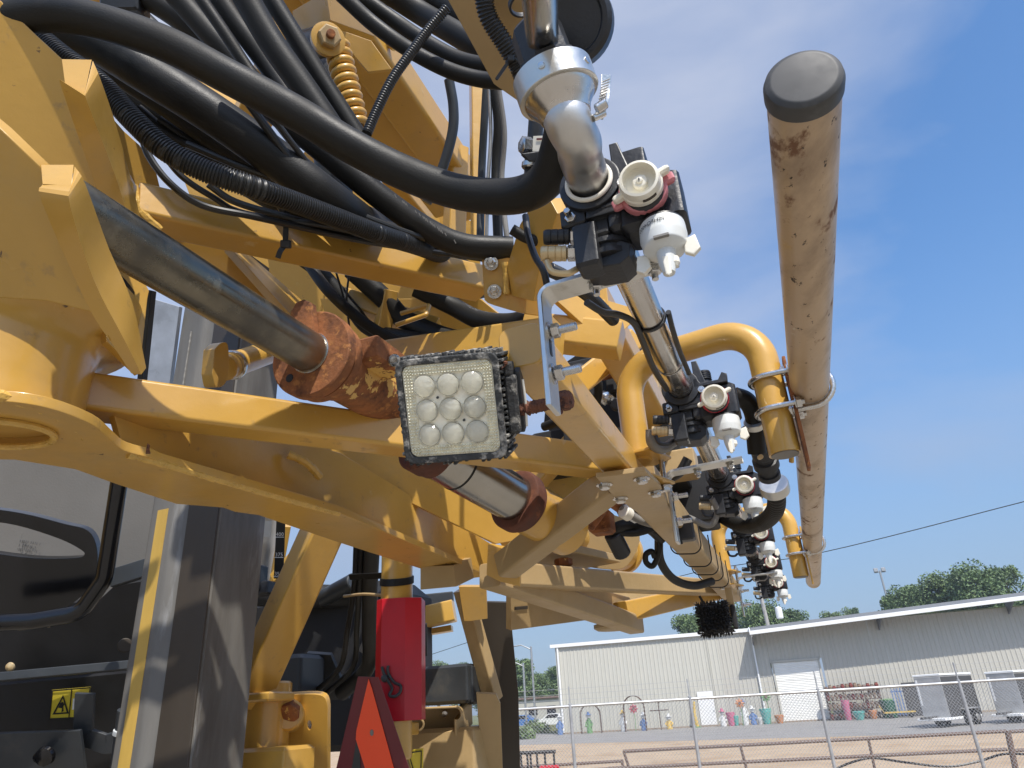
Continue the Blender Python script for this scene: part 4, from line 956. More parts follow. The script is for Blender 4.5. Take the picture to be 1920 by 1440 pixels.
part('end_plate', plate([(1040, 560), (1060, 540), (1180, 575), (1190, 600), (1165, 625), (1120, 632)], pl3((1040, 560, 1.10), (1180, 575, 1.15), (1120, 632, 1.1)), .01), M_yel, fr)
# foot plate under the rail with hex bolts
ZF = BL(-402, -480, 1.2)[2]-.036
part('foot_plate', plate([(1118, 896), (1210, 884), (1238, 912), (1262, 968), (1228, 985), (1205, 968), (1150, 930)], plZ(ZF), .008), M_yel2, fr)
for x, y in ((1133, 908), (1163, 934), (1229, 922), (1203, 897)):
    c = PZ(x, y, ZF); b_ = part('bolt_head', lathe([(.0085, 0), (.0085, .0065), (.007, .008)], c, -Z, 6), M_zn, fr); part('washer', lathe([(.0125, 0), (.0125, .0018)], c, -Z, 20), M_zn, fr)
# lower truss towards the far end
yb('truss_tube', (950, 1078, 1.50), (1345, 1103, 2.45), .05, .05, m=M_yel2)
yb('truss_tube', (918, 1078, 1.46), (1192, 1172, 2.15), .05, .05, m=M_yel2)
yb('truss_tube', (1165, 1148, 2.1), (1345, 1108, 2.5), .05, .06)

part('gusset', plate([(915, 1022), (955, 1030), (975, 1055), (975, 1100), (935, 1090), (912, 1078)], pl3((915, 1022, 1.43), (975, 1055, 1.42), (912, 1078, 1.43)), .02), M_yel, fr)
part('foot_pad', lathe([(.050, .0), (.060, .006), (.060, .016), (.03, .022), (.03, .05)], P(1152, 1181, 2.1), Z, 30), M_yel2, fr)
part('skirt_plate', plate([(958, 1100), (1060, 1130), (1130, 1160), (1100, 1163), (958, 1182)], pl3((958, 1100, 2.0), (1130, 1160, 2.3), (958, 1182, 2.0)), .02), M_yel2, fr)
part('slot', plate([(966, 1138), (990, 1136), (990, 1142), (966, 1144)], pl3((958, 1100, 1.995), (1130, 1160, 2.295), (958, 1182, 1.995)), .004), M_mdl, fr)

part('channel_end', plate([(788, 1062), (850, 1060), (855, 1100), (788, 1106)], pl3((788, 1062, 1.62), (850, 1060, 1.58), (788, 1106, 1.62)), .08), M_yel2, fr)
part('saddle_casting', plate(smoothpx([(985, 1062), (992, 1010), (1030, 985), (1090, 975), (1150, 965), (1200, 1000), (1175, 1062), (1120, 1066), (1085, 1056), (1050, 1052), (1040, 1066)], 4), pl3((985, 1062, 1.85), (1150, 965, 2.0), (1175, 1062, 2.0)), .08), M_yel2, fr)
part('lower_panel', plate([(1000, 1092), (1080, 1094), (1180, 1120), (1200, 1150), (1170, 1165), (1010, 1102)], pl3((1000, 1092, 1.75), (1180, 1120, 2.25), (1170, 1165, 2.2)), .02), M_yel2, fr)
part('lower_panel', plate([(1110, 1085), (1330, 1095), (1340, 1112), (1190, 1140)], pl3((1110, 1085, 2.5), (1330, 1095, 2.6), (1190, 1140, 2.5)), .02), M_yel2, fr)
part('back_plate', plate([(955, 868), (1120, 888), (1110, 940), (1060, 985), (990, 1010), (955, 960)], pl3((955, 868, 1.8), (1120, 888, 1.9), (990, 1010, 1.8)), .02), M_yel, fr)
# shaded frame mass behind (between the struts)
part('back_plate', plate([(520, 800), (760, 815), (960, 880), (1000, 960), (985, 1010), (930, 1020), (640, 880)], pl3((640, 862, 1.45), (1000, 960, 1.6), (930, 1020, 1.55)), .015), M_yel, fr)
part('back_plate', plate([(928, 1005), (945, 960), (985, 975), (1000, 1010), (960, 1050)], pl3((928, 1005, 1.6), (985, 975, 1.6), (960, 1050, 1.6)), .01), M_yel, fr)
# overhead rail (its cut end is near the first nozzle) with a cable groove
part('overhead_channel', plate([(760, -160), (862, -160), (905, -20), (925, 40), (985, 125), (1010, 150), (1000, 210), (926, 158), (840, 0)], pl3((840, 0, .86), (926, 158, .92), (1000, 120, .90)), .05), M_yel2, fr)
part('overhead_channel', plate([(880, -100), (1010, -100), (1020, 0), (1045, 90), (1022, 108), (985, 125), (970, 118), (912, 0)], pl3((912, 0, .78), (1020, 0, .76), (985, 125, .84)), .05), M_yel2, fr)
# far upper rails and posts seen between the hoses
def BR(x, y, d, x2, d2=None): pass
fu = thing('upper_boom_frame', 'yellow beams of the folded boom behind the black hoses, with a coil spring seat', 'boom frame', P(760, 200, 1.7))
def yu(name, a, b, w, h, m=None, up=Z): return part(name, beam(P(*a), P(*b), w, h, up), m or M_yel, fu)
def along(x, y, d, dd): # point further along the boom direction
    return P(x, y, d)+B*dd
part('upper_rail', beam(along(740, 160, 1.75, -.5), along(740, 160, 1.75, .50), .10, .10), M_yel, fu)
part('upper_rail', beam(along(690, 185, 1.80, -.5), along(690, 185, 1.80, .45), .085, .09), M_yel, fu)
part('upper_rail', beam(along(640, 210, 1.95, -.4), along(640, 210, 1.95, .7), .05, .08), M_yel, fu)
yu('post', (893, 120, 1.9), (898, 480, 1.75), .034, .05, M_yel)
yu('post', (858, 280, 2.0), (850, 470, 1.9), .05, .05, M_yel)
yu('post', (650, 250, 2.1), (560, 360, 2.0), .06, .10)
yu('tie_beam', (500, -30, 1.9), (640, 110, 1.7), .09, .06)
yu('tie_beam', (610, -60, 1.9), (420, 330, 2.0), .10, .05)
yu('tie_beam', (330, 100, 2.2), (480, 260, 2.1), .09, .05)
part('seat_plate', plate([(557, 72), (620, 38), (702, 68), (700, 78), (628, 52), (560, 82)], pl3((557, 72, 1.40), (702, 68, 1.45), (628, 52, 1.36)), .05), M_yel, fu)
part('seat_plate', plate([(628, 52), (696, 76), (735, 130), (690, 135), (660, 100), (625, 90)], pl3((628, 52, 1.5), (696, 76, 1.5), (690, 135, 1.5)), .01), M_yel, fu)
part('bracket_plate', plate([(600, 0), (690, 0), (684, 70), (640, 50), (610, 45)], pl3((600, 0, 1.6), (690, 0, 1.6), (640, 50, 1.6)), .01), M_yel, fu)
part('bracket_plate', plate([(680, 0), (700, -10), (735, 25), (735, 95), (700, 70)], pl3((680, 0, 1.65), (735, 25, 1.6), (700, 70, 1.65)), .01), M_yel, fu)
part('cover_panel', plate(smoothpx([(420, 430), (500, 420), (580, 440), (612, 500), (600, 590), (585, 640), (520, 600), (440, 520)], 4), pl3((420, 430, 1.9), (612, 500, 1.9), (520, 600, 1.9)), .02, holes=[smoothpx([(462, 455), (490, 458), (503, 492), (500, 515), (470, 498)], 4)]), M_yel, fu)
part('back_panel', plate([(330, 300), (560, 300), (900, 420), (900, 700), (620, 700), (430, 560)], pl3((330, 300, 2.5), (900, 420, 2.4), (620, 700, 2.4)), .02, holes=[[(610, 300+60), (640, 372), (640, 385), (612, 375)]]), M_yel, fu)
part('lower_panel', plate([(600, 560), (900, 560), (1000, 640), (900, 680), (640, 690)], pl3((600, 560, 1.7), (1000, 640, 1.6), (640, 690, 1.7)), .02), M_yel, fu)
yu('tie_beam', (640, 560, 1.55), (820, 620, 1.5), .05, .04)
yu('tie_beam', (730, 545, 1.5), (700, 700, 1.5), .03, .04)
part('handle_loop', tube(fillet([P(752, 588, 1.35), P(805, 572, 1.33), P(800, 590, 1.3), P(742, 610, 1.3)], .006), .0045, 10), M_yel, fu)
# pin with yellow collar left of the rusty gland
pn_ = thing('pin_lug', 'yellow rounded lug and short pin left of the rusty gland', 'pin', P(440, 680, 1.3))
part('lug_plate', plate(smoothpx([(402, 655), (415, 643), (428, 648), (428, 700), (420, 722), (404, 725), (398, 700)], 4), pl3((402, 655, 1.18), (428, 648, 1.2), (404, 725, 1.18)), .035), M_yel, pn_)
part('pin', rod(P(420, 690, 1.24), P(505, 660, 1.42), .023, 24), M_yel, pn_); part('pin_ring', lathe([(.0245, 0), (.0265, .002), (.0265, .008), (.0245, .010)], P(434, 685, 1.26), P(505, 660, 1.42)-P(420, 690, 1.24), 28), M_zn, pn_)
# ================================================================== hydraulic cylinder
hy = thing('hydraulic_cylinder', 'large hydraulic cylinder with an oily chrome rod and a flaking rusty gland', 'hydraulic cylinder', P(600, 700, .95))
h0, h1 = P(90, 365, .60), P(592, 668, .93)
ax = unit(h1-h0)
part('rod', rod(h0, h1+ax*.05, .0268, 48), M_chr, hy)
g0 = h1-ax*.012
part('gland_flange', lathe([(.0275, .003), (.0275, -.000), (.0575, .0), (.0595, .0015), (.0595, .016), (.0545, .017), (.0545, .022), (.0560, .023), (.0560, .036), (.046, .038), (.044, .066)], g0, ax, 56), M_rst, hy, ang=22)
part('wiper_ring', lathe([(.0262, -.002), (.0285, -.0015), (.0285, .004)], g0, ax, 40), M_zn, hy)
part('barrel', rod(g0+ax*.06, g0+ax*.27, .0405, 48), M_rst, hy)
rd_ = unit(np.cross(ax, Z)); ru = np.cross(rd_, ax); ru = ru if ru[2] > 0 else -ru
part('lug_ear', extr([(-.024, 0), (-.024, .040), (-.016, .052), (-.004, .054), (.008, .046), (.014, 0)], g0+ru*.02-ax*.001, rd_ if rd_@Rv > 0 else -rd_, ru, np.cross(rd_ if rd_@Rv > 0 else -rd_, ru), .012), M_rst, hy)
part('ear_hole', rod(g0+ru*.058-ax*.004-(rd_ if rd_@Rv > 0 else -rd_)*.010, g0+ru*.058+ax*.014-(rd_ if rd_@Rv > 0 else -rd_)*.010, .0062, 16), M_blk, hy)
for a in (2.2, 3.9): part('ear_hole', rod(g0-ax*.001+rd_*.042*math.cos(a)+ru*.042*math.sin(a), g0+ax*.003+rd_*.042*math.cos(a)+ru*.042*math.sin(a), .0058, 16), M_blk, hy)
pb_ = g0+ax*.11+ru*.035+(rd_ if rd_@Rv > 0 else -rd_)*.02
prt = part('port_block', box(P(712, 672, .985), ax, rd_, ru, .075, .04, .036, .004), M_rst, hy)
part('port_plug', lathe([(.0035, .0065), (.0035, .002), (.006, .0018), (.0085, .004), (.0095, 0)][::-1], P(739, 676, .965), -Fv+Rv*.4, 20), M_zn, prt)
k0, k1 = P(800, 838, 1.16), P(985, 948, 1.32); a2 = unit(k1-k0)
part('rear_collar', lathe([(.044, 0), (.048, .003), (.048, .03), (.046, .034), (.045, .045)], k0-a2*.02, a2, 48), M_rst3, hy)
part('chrome_stage', rod(k0+a2*.02, k1-a2*.01, .0430, 48), M_chr2, hy)
part('second_gland', lathe([(.045, -.003), (.055, 0), (.0575, .004), (.0575, .022), (.053, .025), (.053, .032), (.046, .036)], k1-a2*.035, a2, 48), M_rst3, hy)
part('second_barrel', rod(k1-a2*.005, k1+a2*.14, .050, 48), M_yel, hy)
part('joint_line', lathe([(.0432, 0), (.0436, .0005), (.0436, .004), (.0432, .0045)], k0+a2*.075, a2, 48), M_rub, hy)
# yellow lift cylinder lying further along the boom
lc_ = thing('lift_cylinder', 'fat yellow cylinder with a round end cap lying under the boom beyond the strut', 'hydraulic cylinder', P(1090, 1020, 1.9))
l0, l1 = P(960, 975, 1.75), P(1165, 1035, 2.25)
la = unit(l1-l0)
part('barrel', rod(l0, l1, .060, 40), M_yel, lc_); part('band', lathe([(.0605, 0), (.066, .004), (.066, .03), (.0605, .034)], l0+la*.12, la, 40), M_yel, lc_)
part('band', lathe([(.0605, 0), (.064, .002), (.064, .010), (.0605, .012)], l1-la*.16, la, 40), M_yel2, lc_); part('end_cap', lathe([(.060, 0), (.066, .003), (.066, .02), (.05, .026), (.03, .03), (.03, .06)], l1, la, 36), M_yel, lc_)
part('port', rod(P(1090, 985, 1.8), P(1102, 968, 1.72), .016, 14), M_rst, lc_)
part('pivot_bolt', lathe([(.020, 0), (.022, .002), (.022, .014), (.018, .018), (.006, .02), (.006, .034)], P(1056, 1048, 1.72), -Z, 6), M_rst, lc_)
part('saddle', beam(P(1000, 1030, 1.7), P(1120, 1055, 1.95), .14, .02), M_yel2, lc_)
for x, y, d, s_ in ((1045, 905, 1.55, .05), (1075, 945, 1.6, .04), (1020, 880, 1.5, .04)):
    pass
# rusty shackles and grease lines
rs = thing('rusty_linkage', 'rusty pin linkage with hose fittings below the foot plate', 'linkage', P(1140, 970, 1.5))
part('link', rod(P(1098, 985, 1.5), P(1128, 945, 1.52), .020, 16), M_rst, rs); part('link', box(P(1128, 980, 1.55), A, B, Z, .05, .05, .05, .006), M_rst, rs); part('link', rod(P(1142, 935, 1.45), P(1178, 960, 1.5), .014, 14), M_rst, rs)
part('fitting', lathe([(.012, 0), (.016, .003), (.016, .02), (.012, .024), (.012, .05)], P(1165, 955, 1.47), P(1200, 975, 1.5)-P(1165, 955, 1.47), 6), M_zn, rs)
part('fitting', rod(P(1148, 1000, 1.6), P(1168, 1040, 1.62), .02, 14), M_pla, rs)
part('white_sleeve', rod(P(1168, 958, 1.44), P(1180, 966, 1.45), .014, 16), M_wht, rs)

# ================================================================== work lights
M_hous = mat('dusty_cast_housing', (.05, .052, .053), .8, .1, .5, 110, .0015, 240, layers=[((.42, .40, .36), 60, .50, .12, .95)])
M_lens = bpy.data.materials.new('lens_glass'); M_lens.use_nodes = True
b_ = M_lens.node_tree.nodes['Principled BSDF']; b_.inputs['Base Color'].default_value = (.97, .96, .88, 1); b_.inputs['Roughness'].default_value = .12
b_.inputs['Transmission Weight'].default_value = .80; b_.inputs['IOR'].default_value = 1.4
nz = N(M_lens.node_tree, 'ShaderNodeTexVoronoi', i_Scale=260.0); bz = N(M_lens.node_tree, 'ShaderNodeBump'); bz.inputs['Distance'].default_value = .0008; tz = N(M_lens.node_tree, 'ShaderNodeTexCoord'); M_lens.node_tree.links.new(tz.outputs['Object'], nz.inputs['Vector']); M_lens.node_tree.links.new(nz.outputs[0], bz.inputs['Height']); M_lens.node_tree.links.new(bz.outputs[0], b_.inputs['Normal'])
M_refl = mat('hazy_reflector', (.95, .92, .79), .45, .05, .12, 60, .0008, 120, layers=[((.75, .72, .60), 40, .52, .2, .5)])
M_bez = mat('yellowed_lens_edge', (.90, .86, .68), .3, .1, .15, 90, .0012, 700)
def work_light(o, n, up, label, back=False):
    """square nine-lamp light: o = centre of the front face, n = where it faces"""
    n = unit(n); x = unit(np.cross(up, n)); y = np.cross(n, x); S = .107
    t = thing('work_light', label, 'work light', o)
    r = np.random.RandomState(5)
    # housing with rough cooling fins round the edge
    part('housing', sweep([o-n*.042, o-n*.004], rrect(S-.006, S-.006, .009, 4), up=y, bev=.002), M_hous, t)
    g = G(); nf = 18
    for s in range(4):
        ex, ey = ((x, y), (y, -x), (-x, -y), (-y, x))[s]
        for k in range(nf):
            u = -S/2+.004+(S-.008)*k/(nf-1); j = .0007*r.randn()
            g.join(box(o-n*.024+ey*(S/2-.001+j)+ex*u, ex, ey, n, .0034, .007+.001*r.randn(), .042+.003*r.randn(), .0008))
    part('cooling_fins', g, M_hous, t, kind='stuff')
    # front frame
    fo = rrect(S, S, .011, 5); fi = rrect(S-.013, S-.013, .008, 5)
    part('front_frame', extr([tuple(q) for q in fo], o-n*.001, x, y, n, .0045, holes=[[tuple(q) for q in fi]]), M_hous, t)
    part('back_reflector', extr([tuple(q) for q in rrect(S-.013, S-.013, .008, 5)], o-n*.001, x, y, n, .001, bev=.0001), M_refl, t)
    s_ = .0270
    for i in (-1, 0, 1):
        for j in (-1, 0, 1):
            c = o+x*i*s_*.92+y*j*s_*.92+n*.0005
            rf_ = part('reflector_cup', lathe([(.0112, .0012), (.0121, .0022), (.0121, .0), ], c, n, 28).join(lathe([(.0110, .0022), (.0090, .0008), (.006, .0002), (.003, .0001)], c, n, 28)), M_refl, t)
            part('lamp_dome', lathe([(.0116, .0012), (.0106, .0034), (.0085, .0052), (.0055, .0064), (.0025, .0070), (.0002, .0072)], c, n, 28), M_lens, rf_, ang=60)
    # prismatic edge of the lens
    g = G(); q = (S-.017)/2; npz = 28
    for s in range(4):
        ex, ey = ((x, y), (y, -x), (-x, -y), (-y, x))[s]
        for row in (0, 1, 2):
            for k in range(npz):
                u = -q+.003+(2*q-.006)*k/(npz-1); g.join(lathe([(.0016, 0), (.0012, .0014), (.0001, .0022)], o+ex*u+ey*(q-.0008-.0032*row)+n*.0012, n, 4))
    part('lens_prisms', g, M_bez, t, kind='stuff')
    part('lens_border', extr([tuple(p) for p in rrect(S-.014, S-.014, .008, 5)], o, x, y, n, .0014, holes=[[tuple(p) for p in rrect(S-.036, S-.036, .004, 4)]], bev=.0003), M_bez, t)
    for i, j in ((-.5, .5), (.5, -.5)): part('cover_screw', lathe([(.0014, 0), (.0012, .0018), (.0002, .002)], o+x*i*s_*.92+y*j*s_*.92+n*.001, n, 10), M_dgr, t)
    return t, x, y
wn_ = unit(-Fv*.93-Rv*.16-Uv*.10+0*B)
up_ = unit(Uv*1+Rv*-.085)
wc = P(846, 766, .715)
wl, wx, wy = work_light(wc, wn_, up_, 'near square work light with nine dusty round lenses, facing the camera')
# side heat sink block, mounting ear and clip
part('side_block', box(wc+wx*.061-wn_*.020-wy*.002, wx, wy, wn_, .012, .060, .030, .003).join(box(wc+wx*.060-wn_*.016+wy*.034, wx, wy, wn_, .008, .014, .02, .002)), M_dst, wl)
part('mounting_ear', extr([(-.012, -.032), (.010, -.026), (.016, -.005), (.014, .018), (-.004, .034), (-.012, .03)], wc+wx*.064-wn_*.030, -wn_, wy, np.cross(-wn_, wy), .006), M_dgr, wl)
part('wire_clip', tube([wc+wx*.073-wn_*.016+wy*.022, wc+wx*.074-wn_*.014, wc+wx*.0725-wn_*.016-wy*.026], .0012, 8), M_wht, wl)
tl = P(955, 690, .71)
part('wire_tail', tube([P(935, 700, .71), P(942, 690, .705), P(948, 684, .705)], .001, 6).join(lathe([(.0005, 0), (.0022, .001), (.0022, .003), (.0005, .004)], P(948, 684, .705), Uv, 8)), M_rst2, wl)
# rusty bolt through the bracket
rb = thing('rusty_bolt', 'heavily rusted bolt joining the near work light to its bracket', 'bolt', P(1010, 760, .71))
b0, b1 = P(968, 770, .725), P(1072, 748, .705); bx = unit(b1-b0)
g = G(); p = resample([b0, b1], .0012); k = 1+.09*np.random.RandomState(2).randn(len(p)); g.join(sweep(p, circ(14, .0068), scale=k))
part('shank', g, M_rst2, rb, ang=80)
q = P(1045, 754, .707)
part('washer', lathe([(.0070, 0), (.0125, .001), (.0128, .003), (.007, .004)], q-bx*.001, bx, 18), M_rst2, rb); part('nut', lathe([(.008, 0), (.0105, .002), (.0105, .008), (.0085, .0105)], q+bx*.003, bx, 6), M_rst2, rb)
part('end_nut', lathe([(.0080, 0), (.0092, .001), (.0092, .006), (.0075, .0075)], b1-bx*.007, bx, 6), M_rst2, rb)
part('bracket_tongue', extr([(-.010, 0), (.010, 0), (.011, -.032), (.006, -.040), (-.006, -.040), (-.011, -.030)], P(1041, 712, .70)+A*.002, B, Z, np.cross(B, Z), .005), M_alu, rb) if False else None

# far work light, back to the camera, with its spiky cooling fins
fw = thing('far_work_light', 'far black work light seen from behind with spiky cooling fins, over the warehouse roof', 'work light', P(1345, 1160, 2.15))
fc = P(1340, 1160, 2.15); fx, fy = A, Z
part('housing', box(fc, A, B, Z, .082, .05, .074, .004), M_dkb, fw)
g = G(); r = np.random.RandomState(8)
for i in range(12):
    for j in range(11):
        c = fc-A*.046+A*.0084*i-B*.03+Z*(-.042+.0082*j); g.join(lathe([(.0032, 0), (.0026, .008+.004*r.rand()), (.0006, .014)], c, unit(-B+A*.3*r.randn()+Z*.3*r.randn()), 5))
for s in range(4):
    ex, ey = ((A, Z), (Z, -A), (-A, -Z), (-Z, A))[s]
    for k in range(13):
        for q in (-.018, 0, .018): g.join(lathe([(.003, 0), (.0022, .008), (.0004, .013+.006*r.rand())], fc+ex*(-.040+.0067*k)+ey*.038+B*q, unit(ey+ex*.25*r.randn()), 5))
part('cooling_pins', g, M_dkb, fw, kind='stuff')
part('mount_arm', beam(fc+A*.055+Z*.0, fc+A*.055+Z*.085, .02, .012, up=B), M_yel2, fw); part('cable', tube([fc-A*.02+Z*.035, fc-A*.03+Z*.06, fc-A*.034+Z*.07], .004, 8), M_cab, fw)
part('frame_ear', box(fc+A*.058, A, B, Z, .014, .03, .07, .004), M_dkb, fw)
# ================================================================== hoses and cables
HG = 'black hoses draped over the boom'
def hose(pts, r, label, m=None, cat='hose', smooth=8, n=18, group=None, nm='hose', step=None):
    p = [P(*q) for q in pts]
    return solo(nm, tube(p, r, n, smooth=smooth, step=step), m or M_rub, label, cat, group)
def loom(pts, r, label, pitch=.0036, nm='corrugated_hose', cat='corrugated hose', m=None, amp=.13, n=20):
    p = resample(catmull([P(*q) for q in pts], 10), pitch/4); k = np.tile([1-amp, 1, 1, 1-amp], len(p)//4+1)[:len(p)]
    return solo(nm, sweep(p, circ(n, r), scale=k), m or M_cor, label, cat, ang=60)
hose([(-60, 60, .80), (40, 30, .80), (150, 32, .80), (300, 78, .80), (430, 145, .80), (560, 215, .80), (660, 275, .80), (760, 325, .80), (860, 360, .79), (960, 368, .76), (1022, 340, .73), (1052, 270, .70), (1060, 200, .68)], .0195, 'thickest black hose sweeping from the upper left to the inlet elbow', step=.006, n=32)
hose([(-60, 30, .92), (60, 50, .92), (160, 70, .92), (280, 140, .92), (400, 215, .93), (520, 300, .95), (640, 390, 1.0), (740, 455, 1.25), (850, 500, 1.5), (900, 540, 1.7)], .0265, 'second thick black hose just under the thickest one', step=.006, n=28)
hose([(-40, 90, 1.05), (110, 110, 1.05), (240, 175, 1.05), (360, 255, 1.05), (480, 330, 1.08), (600, 395, 1.12), (720, 440, 1.3), (800, 490, 1.5), (860, 540, 1.7)], .036, 'wide shaded black hose behind the ribbed conduit', n=28)
hose([(480, 180, 1.05), (560, 245, 1.05), (640, 310, 1.05), (720, 375, 1.06), (800, 430, 1.08), (870, 460, 1.09), (960, 466, 1.10)], .0185, 'printed black hose that ends under the bolted end plate', step=.006, n=28)
loom([(60, 60, .86), (120, 108, .85), (190, 160, .84), (250, 225, .83), (310, 280, .83), (380, 318, .84), (470, 350, .86), (560, 382, .91), (640, 412, .96), (720, 442, 1.02), (800, 468, 1.12), (880, 505, 1.35)], .0140, 'ribbed black conduit crossing in front of the shaded hoses')
hose([(260, 205, 1.0), (330, 260, 1.0), (440, 300, 1.0), (540, 350, 1.02), (640, 400, 1.04), (740, 440, 1.06)], .0075, 'thin black hose above the ribbed conduit')
hose([(300, 225, 1.0), (380, 275, 1.0), (480, 305, 1.0), (600, 380, 1.02), (700, 425, 1.04)], .006, 'thin black hose between the conduit and the thick hoses', n=12)
hose([(262, 235, .88), (278, 290, .88), (320, 345, .88), (380, 385, .90), (470, 405, .93), (560, 425, .98), (700, 455, 1.05), (905, 486, 1.18)], .0045, 'thin cable drooping left of the conduit then along the upper cross tube', M_cab, 'cable', n=10)
hose([(300, 280, .92), (340, 330, .92), (400, 370, .94), (460, 400, .96), (620, 425, 1.0), (780, 455, 1.1), (900, 478, 1.2)], .0042, 'thin cable just right of the drooping one', M_cab, 'cable', n=10)
hose([(390, 345, .92), (440, 378, .94), (530, 405, .97), (640, 432, 1.02), (760, 450, 1.08), (905, 470, 1.2)], .0048, 'cable lying along the top of the upper cross tube', M_cab, 'cable', n=10)
hose([(420, 130, .9), (500, 240, .92), (570, 330, .95), (640, 400, 1.0), (720, 440, 1.05)], .0055, 'flat cable running steeply down across the thick hoses', M_cab, 'cable', n=10)
hose([(470, 160, .9), (545, 265, .93), (610, 345, .97), (680, 420, 1.02), (760, 460, 1.1)], .004, 'fine cable running beside the flat cable', M_cab, 'cable', n=10)
hose([(60, 75, .97), (170, 110, .97), (300, 190, .98), (420, 275, 1.0), (540, 350, 1.03), (660, 405, 1.1), (760, 445, 1.3)], .016, 'shaded black hose between the two thick ones and the ribbed conduit')
hose([(350, 270, .93), (450, 312, .94), (560, 350, .97), (680, 405, 1.02), (800, 448, 1.08), (905, 472, 1.2)], .0050, 'long thin cable running with the ribbed conduit to the end plate', M_cab, 'cable', n=10)
hose([(520, 300, 1.0), (600, 365, 1.0), (690, 415, 1.03), (790, 452, 1.1), (905, 476, 1.2)], .0050, 'thin cable joining the long one near the printed hose', M_cab, 'cable', n=10)
steep = [((255, -20, 1.3), (345, 40, 1.3), (420, 110, 1.3), (490, 180, 1.25), .022, 'leftmost steep hose at the top of the bundle'),
         ((320, -20, 1.25), (390, 60, 1.25), (470, 150, 1.25), (560, 260, 1.2), .020, 'steep hose second from the left at the top'),
         ((365, -20, 1.15), (420, 60, 1.15), (480, 150, 1.15), (560, 250, 1.15), .010, 'narrow glossy cable between the steep hoses'),
         ((400, -20, 1.3), (455, 60, 1.3), (520, 150, 1.3), (620, 300, 1.25), .018, 'steep hose with scuffed print left of the yellow beam'),
         ((452, -20, 1.10), (510, 80, 1.10), (580, 180, 1.10), (680, 330, 1.10), .0205, 'thick steep hose crossing the yellow beams'),
         ((498, -20, 1.15), (548, 60, 1.15), (610, 160, 1.15), (700, 300, 1.15), .0150, 'steep hose beside the coil spring'),
         ((220, -20, 1.4), (250, 20, 1.4), (290, 60, 1.4), (340, 110, 1.4), .020, 'short black hose at the top edge left of the steep ones')]
for a, b, c, d, r, lb in steep: hose([a, b, c, d], r, lb, n=18)
hose([(640, -10, 1.15), (700, 45, 1.15), (770, 95, 1.14), (850, 135, 1.12), (925, 152, 1.10), (1000, 150, 1.05)], .0125, 'lower hose of the hanging bundle at the top centre')
hose([(670, -10, 1.2), (740, 40, 1.2), (800, 80, 1.18), (870, 115, 1.15), (960, 130, 1.1)], .0135, 'middle hose of the hanging bundle at the top centre')
hose([(720, -20, 1.3), (790, 25, 1.3), (850, 60, 1.25), (920, 100, 1.2), (980, 120, 1.15)], .021, 'upper thick hose of the hanging bundle at the top centre')
hose([(770, -30, 1.35), (850, 20, 1.3), (930, 75, 1.25), (1000, 110, 1.2)], .024, 'topmost hose of the hanging bundle, against the overhead channel')
loom([(838, 15, 1.1), (800, 60, 1.1), (770, 100, 1.09), (735, 150, 1.08), (705, 210, 1.07), (688, 250, 1.06)], .0078, 'thin ribbed conduit slanting down beside the coil spring', pitch=.0042, amp=.16)
loom([(905, -20, .75), (915, 30, .76), (945, 80, .77), (972, 125, .78), (990, 170, .78)], .0105, 'ribbed conduit tucked in the groove of the overhead channel')
hose([(842, 150, 1.6), (850, 200, 1.6), (848, 250, 1.6), (828, 320, 1.6), (800, 380, 1.6)], .0115, 'grey hose hanging in the gap left of the brown post', M_dgr, n=16)
hose([(912, 160, 1.55), (908, 230, 1.55), (903, 330, 1.55), (900, 480, 1.5)], .0085, 'dark hose hanging against the brown post', M_dgr, n=14)
hose([(926, 160, 1.5), (934, 230, 1.5), (930, 330, 1.5), (935, 470, 1.45)], .0105, 'black hose hanging right of the brown post', n=14)
hose([(935, 165, 1.45), (946, 250, 1.45), (941, 340, 1.45), (950, 440, 1.4), (965, 520, 1.4)], .0055, 'pale edged cable hanging right of the post', M_gry, 'cable', n=10)
hose([(918, 165, 1.5), (920, 260, 1.5), (915, 340, 1.5), (912, 470, 1.5)], .004, 'steel rod hanging beside the post', M_ssb, 'rod', n=10)
# small fittings left of the elbow
ft = thing('tee_fitting', 'small tee fitting with a tagged cable left of the stainless elbow', 'fitting', P(1005, 270, .8))
part('body', rod(P(1006, 215, .78), P(1002, 275, .78), .0085, 16).join(rod(P(1002, 275, .76), P(1000, 340, .74), .010, 16)), M_pla, ft)
part('hex_nut', lathe([(.006, 0), (.0095, .002), (.0095, .012), (.006, .014)], P(998, 275, .745), P(980, 272, .74)-P(1000, 275, .745), 6).join(rod(P(1000, 305, .74), P(998, 318, .74), .0118, 18)), M_zn, ft)
part('paper_tag', plate([(1000, 255), (1023, 254), (1020, 285), (998, 283)], pl3((1000, 255, .735), (1023, 254, .735), (998, 283, .735)), .001), M_wht, ft)
part('tag_print', plate([(1006, 259), (1017, 258.6), (1017, 262), (1006, 262.4)], pl3((1000, 255, .734), (1023, 254, .734), (998, 283, .734)), .0004, bev=.0001), M_mar, ft)
part('split_cap', extr([(-.016, 0), (.012, .004), (.016, -.006), (.006, -.010), (-.008, -.008)], P(1006, 292, .735), Rv, Uv, -Fv, .008), M_pla, ft)
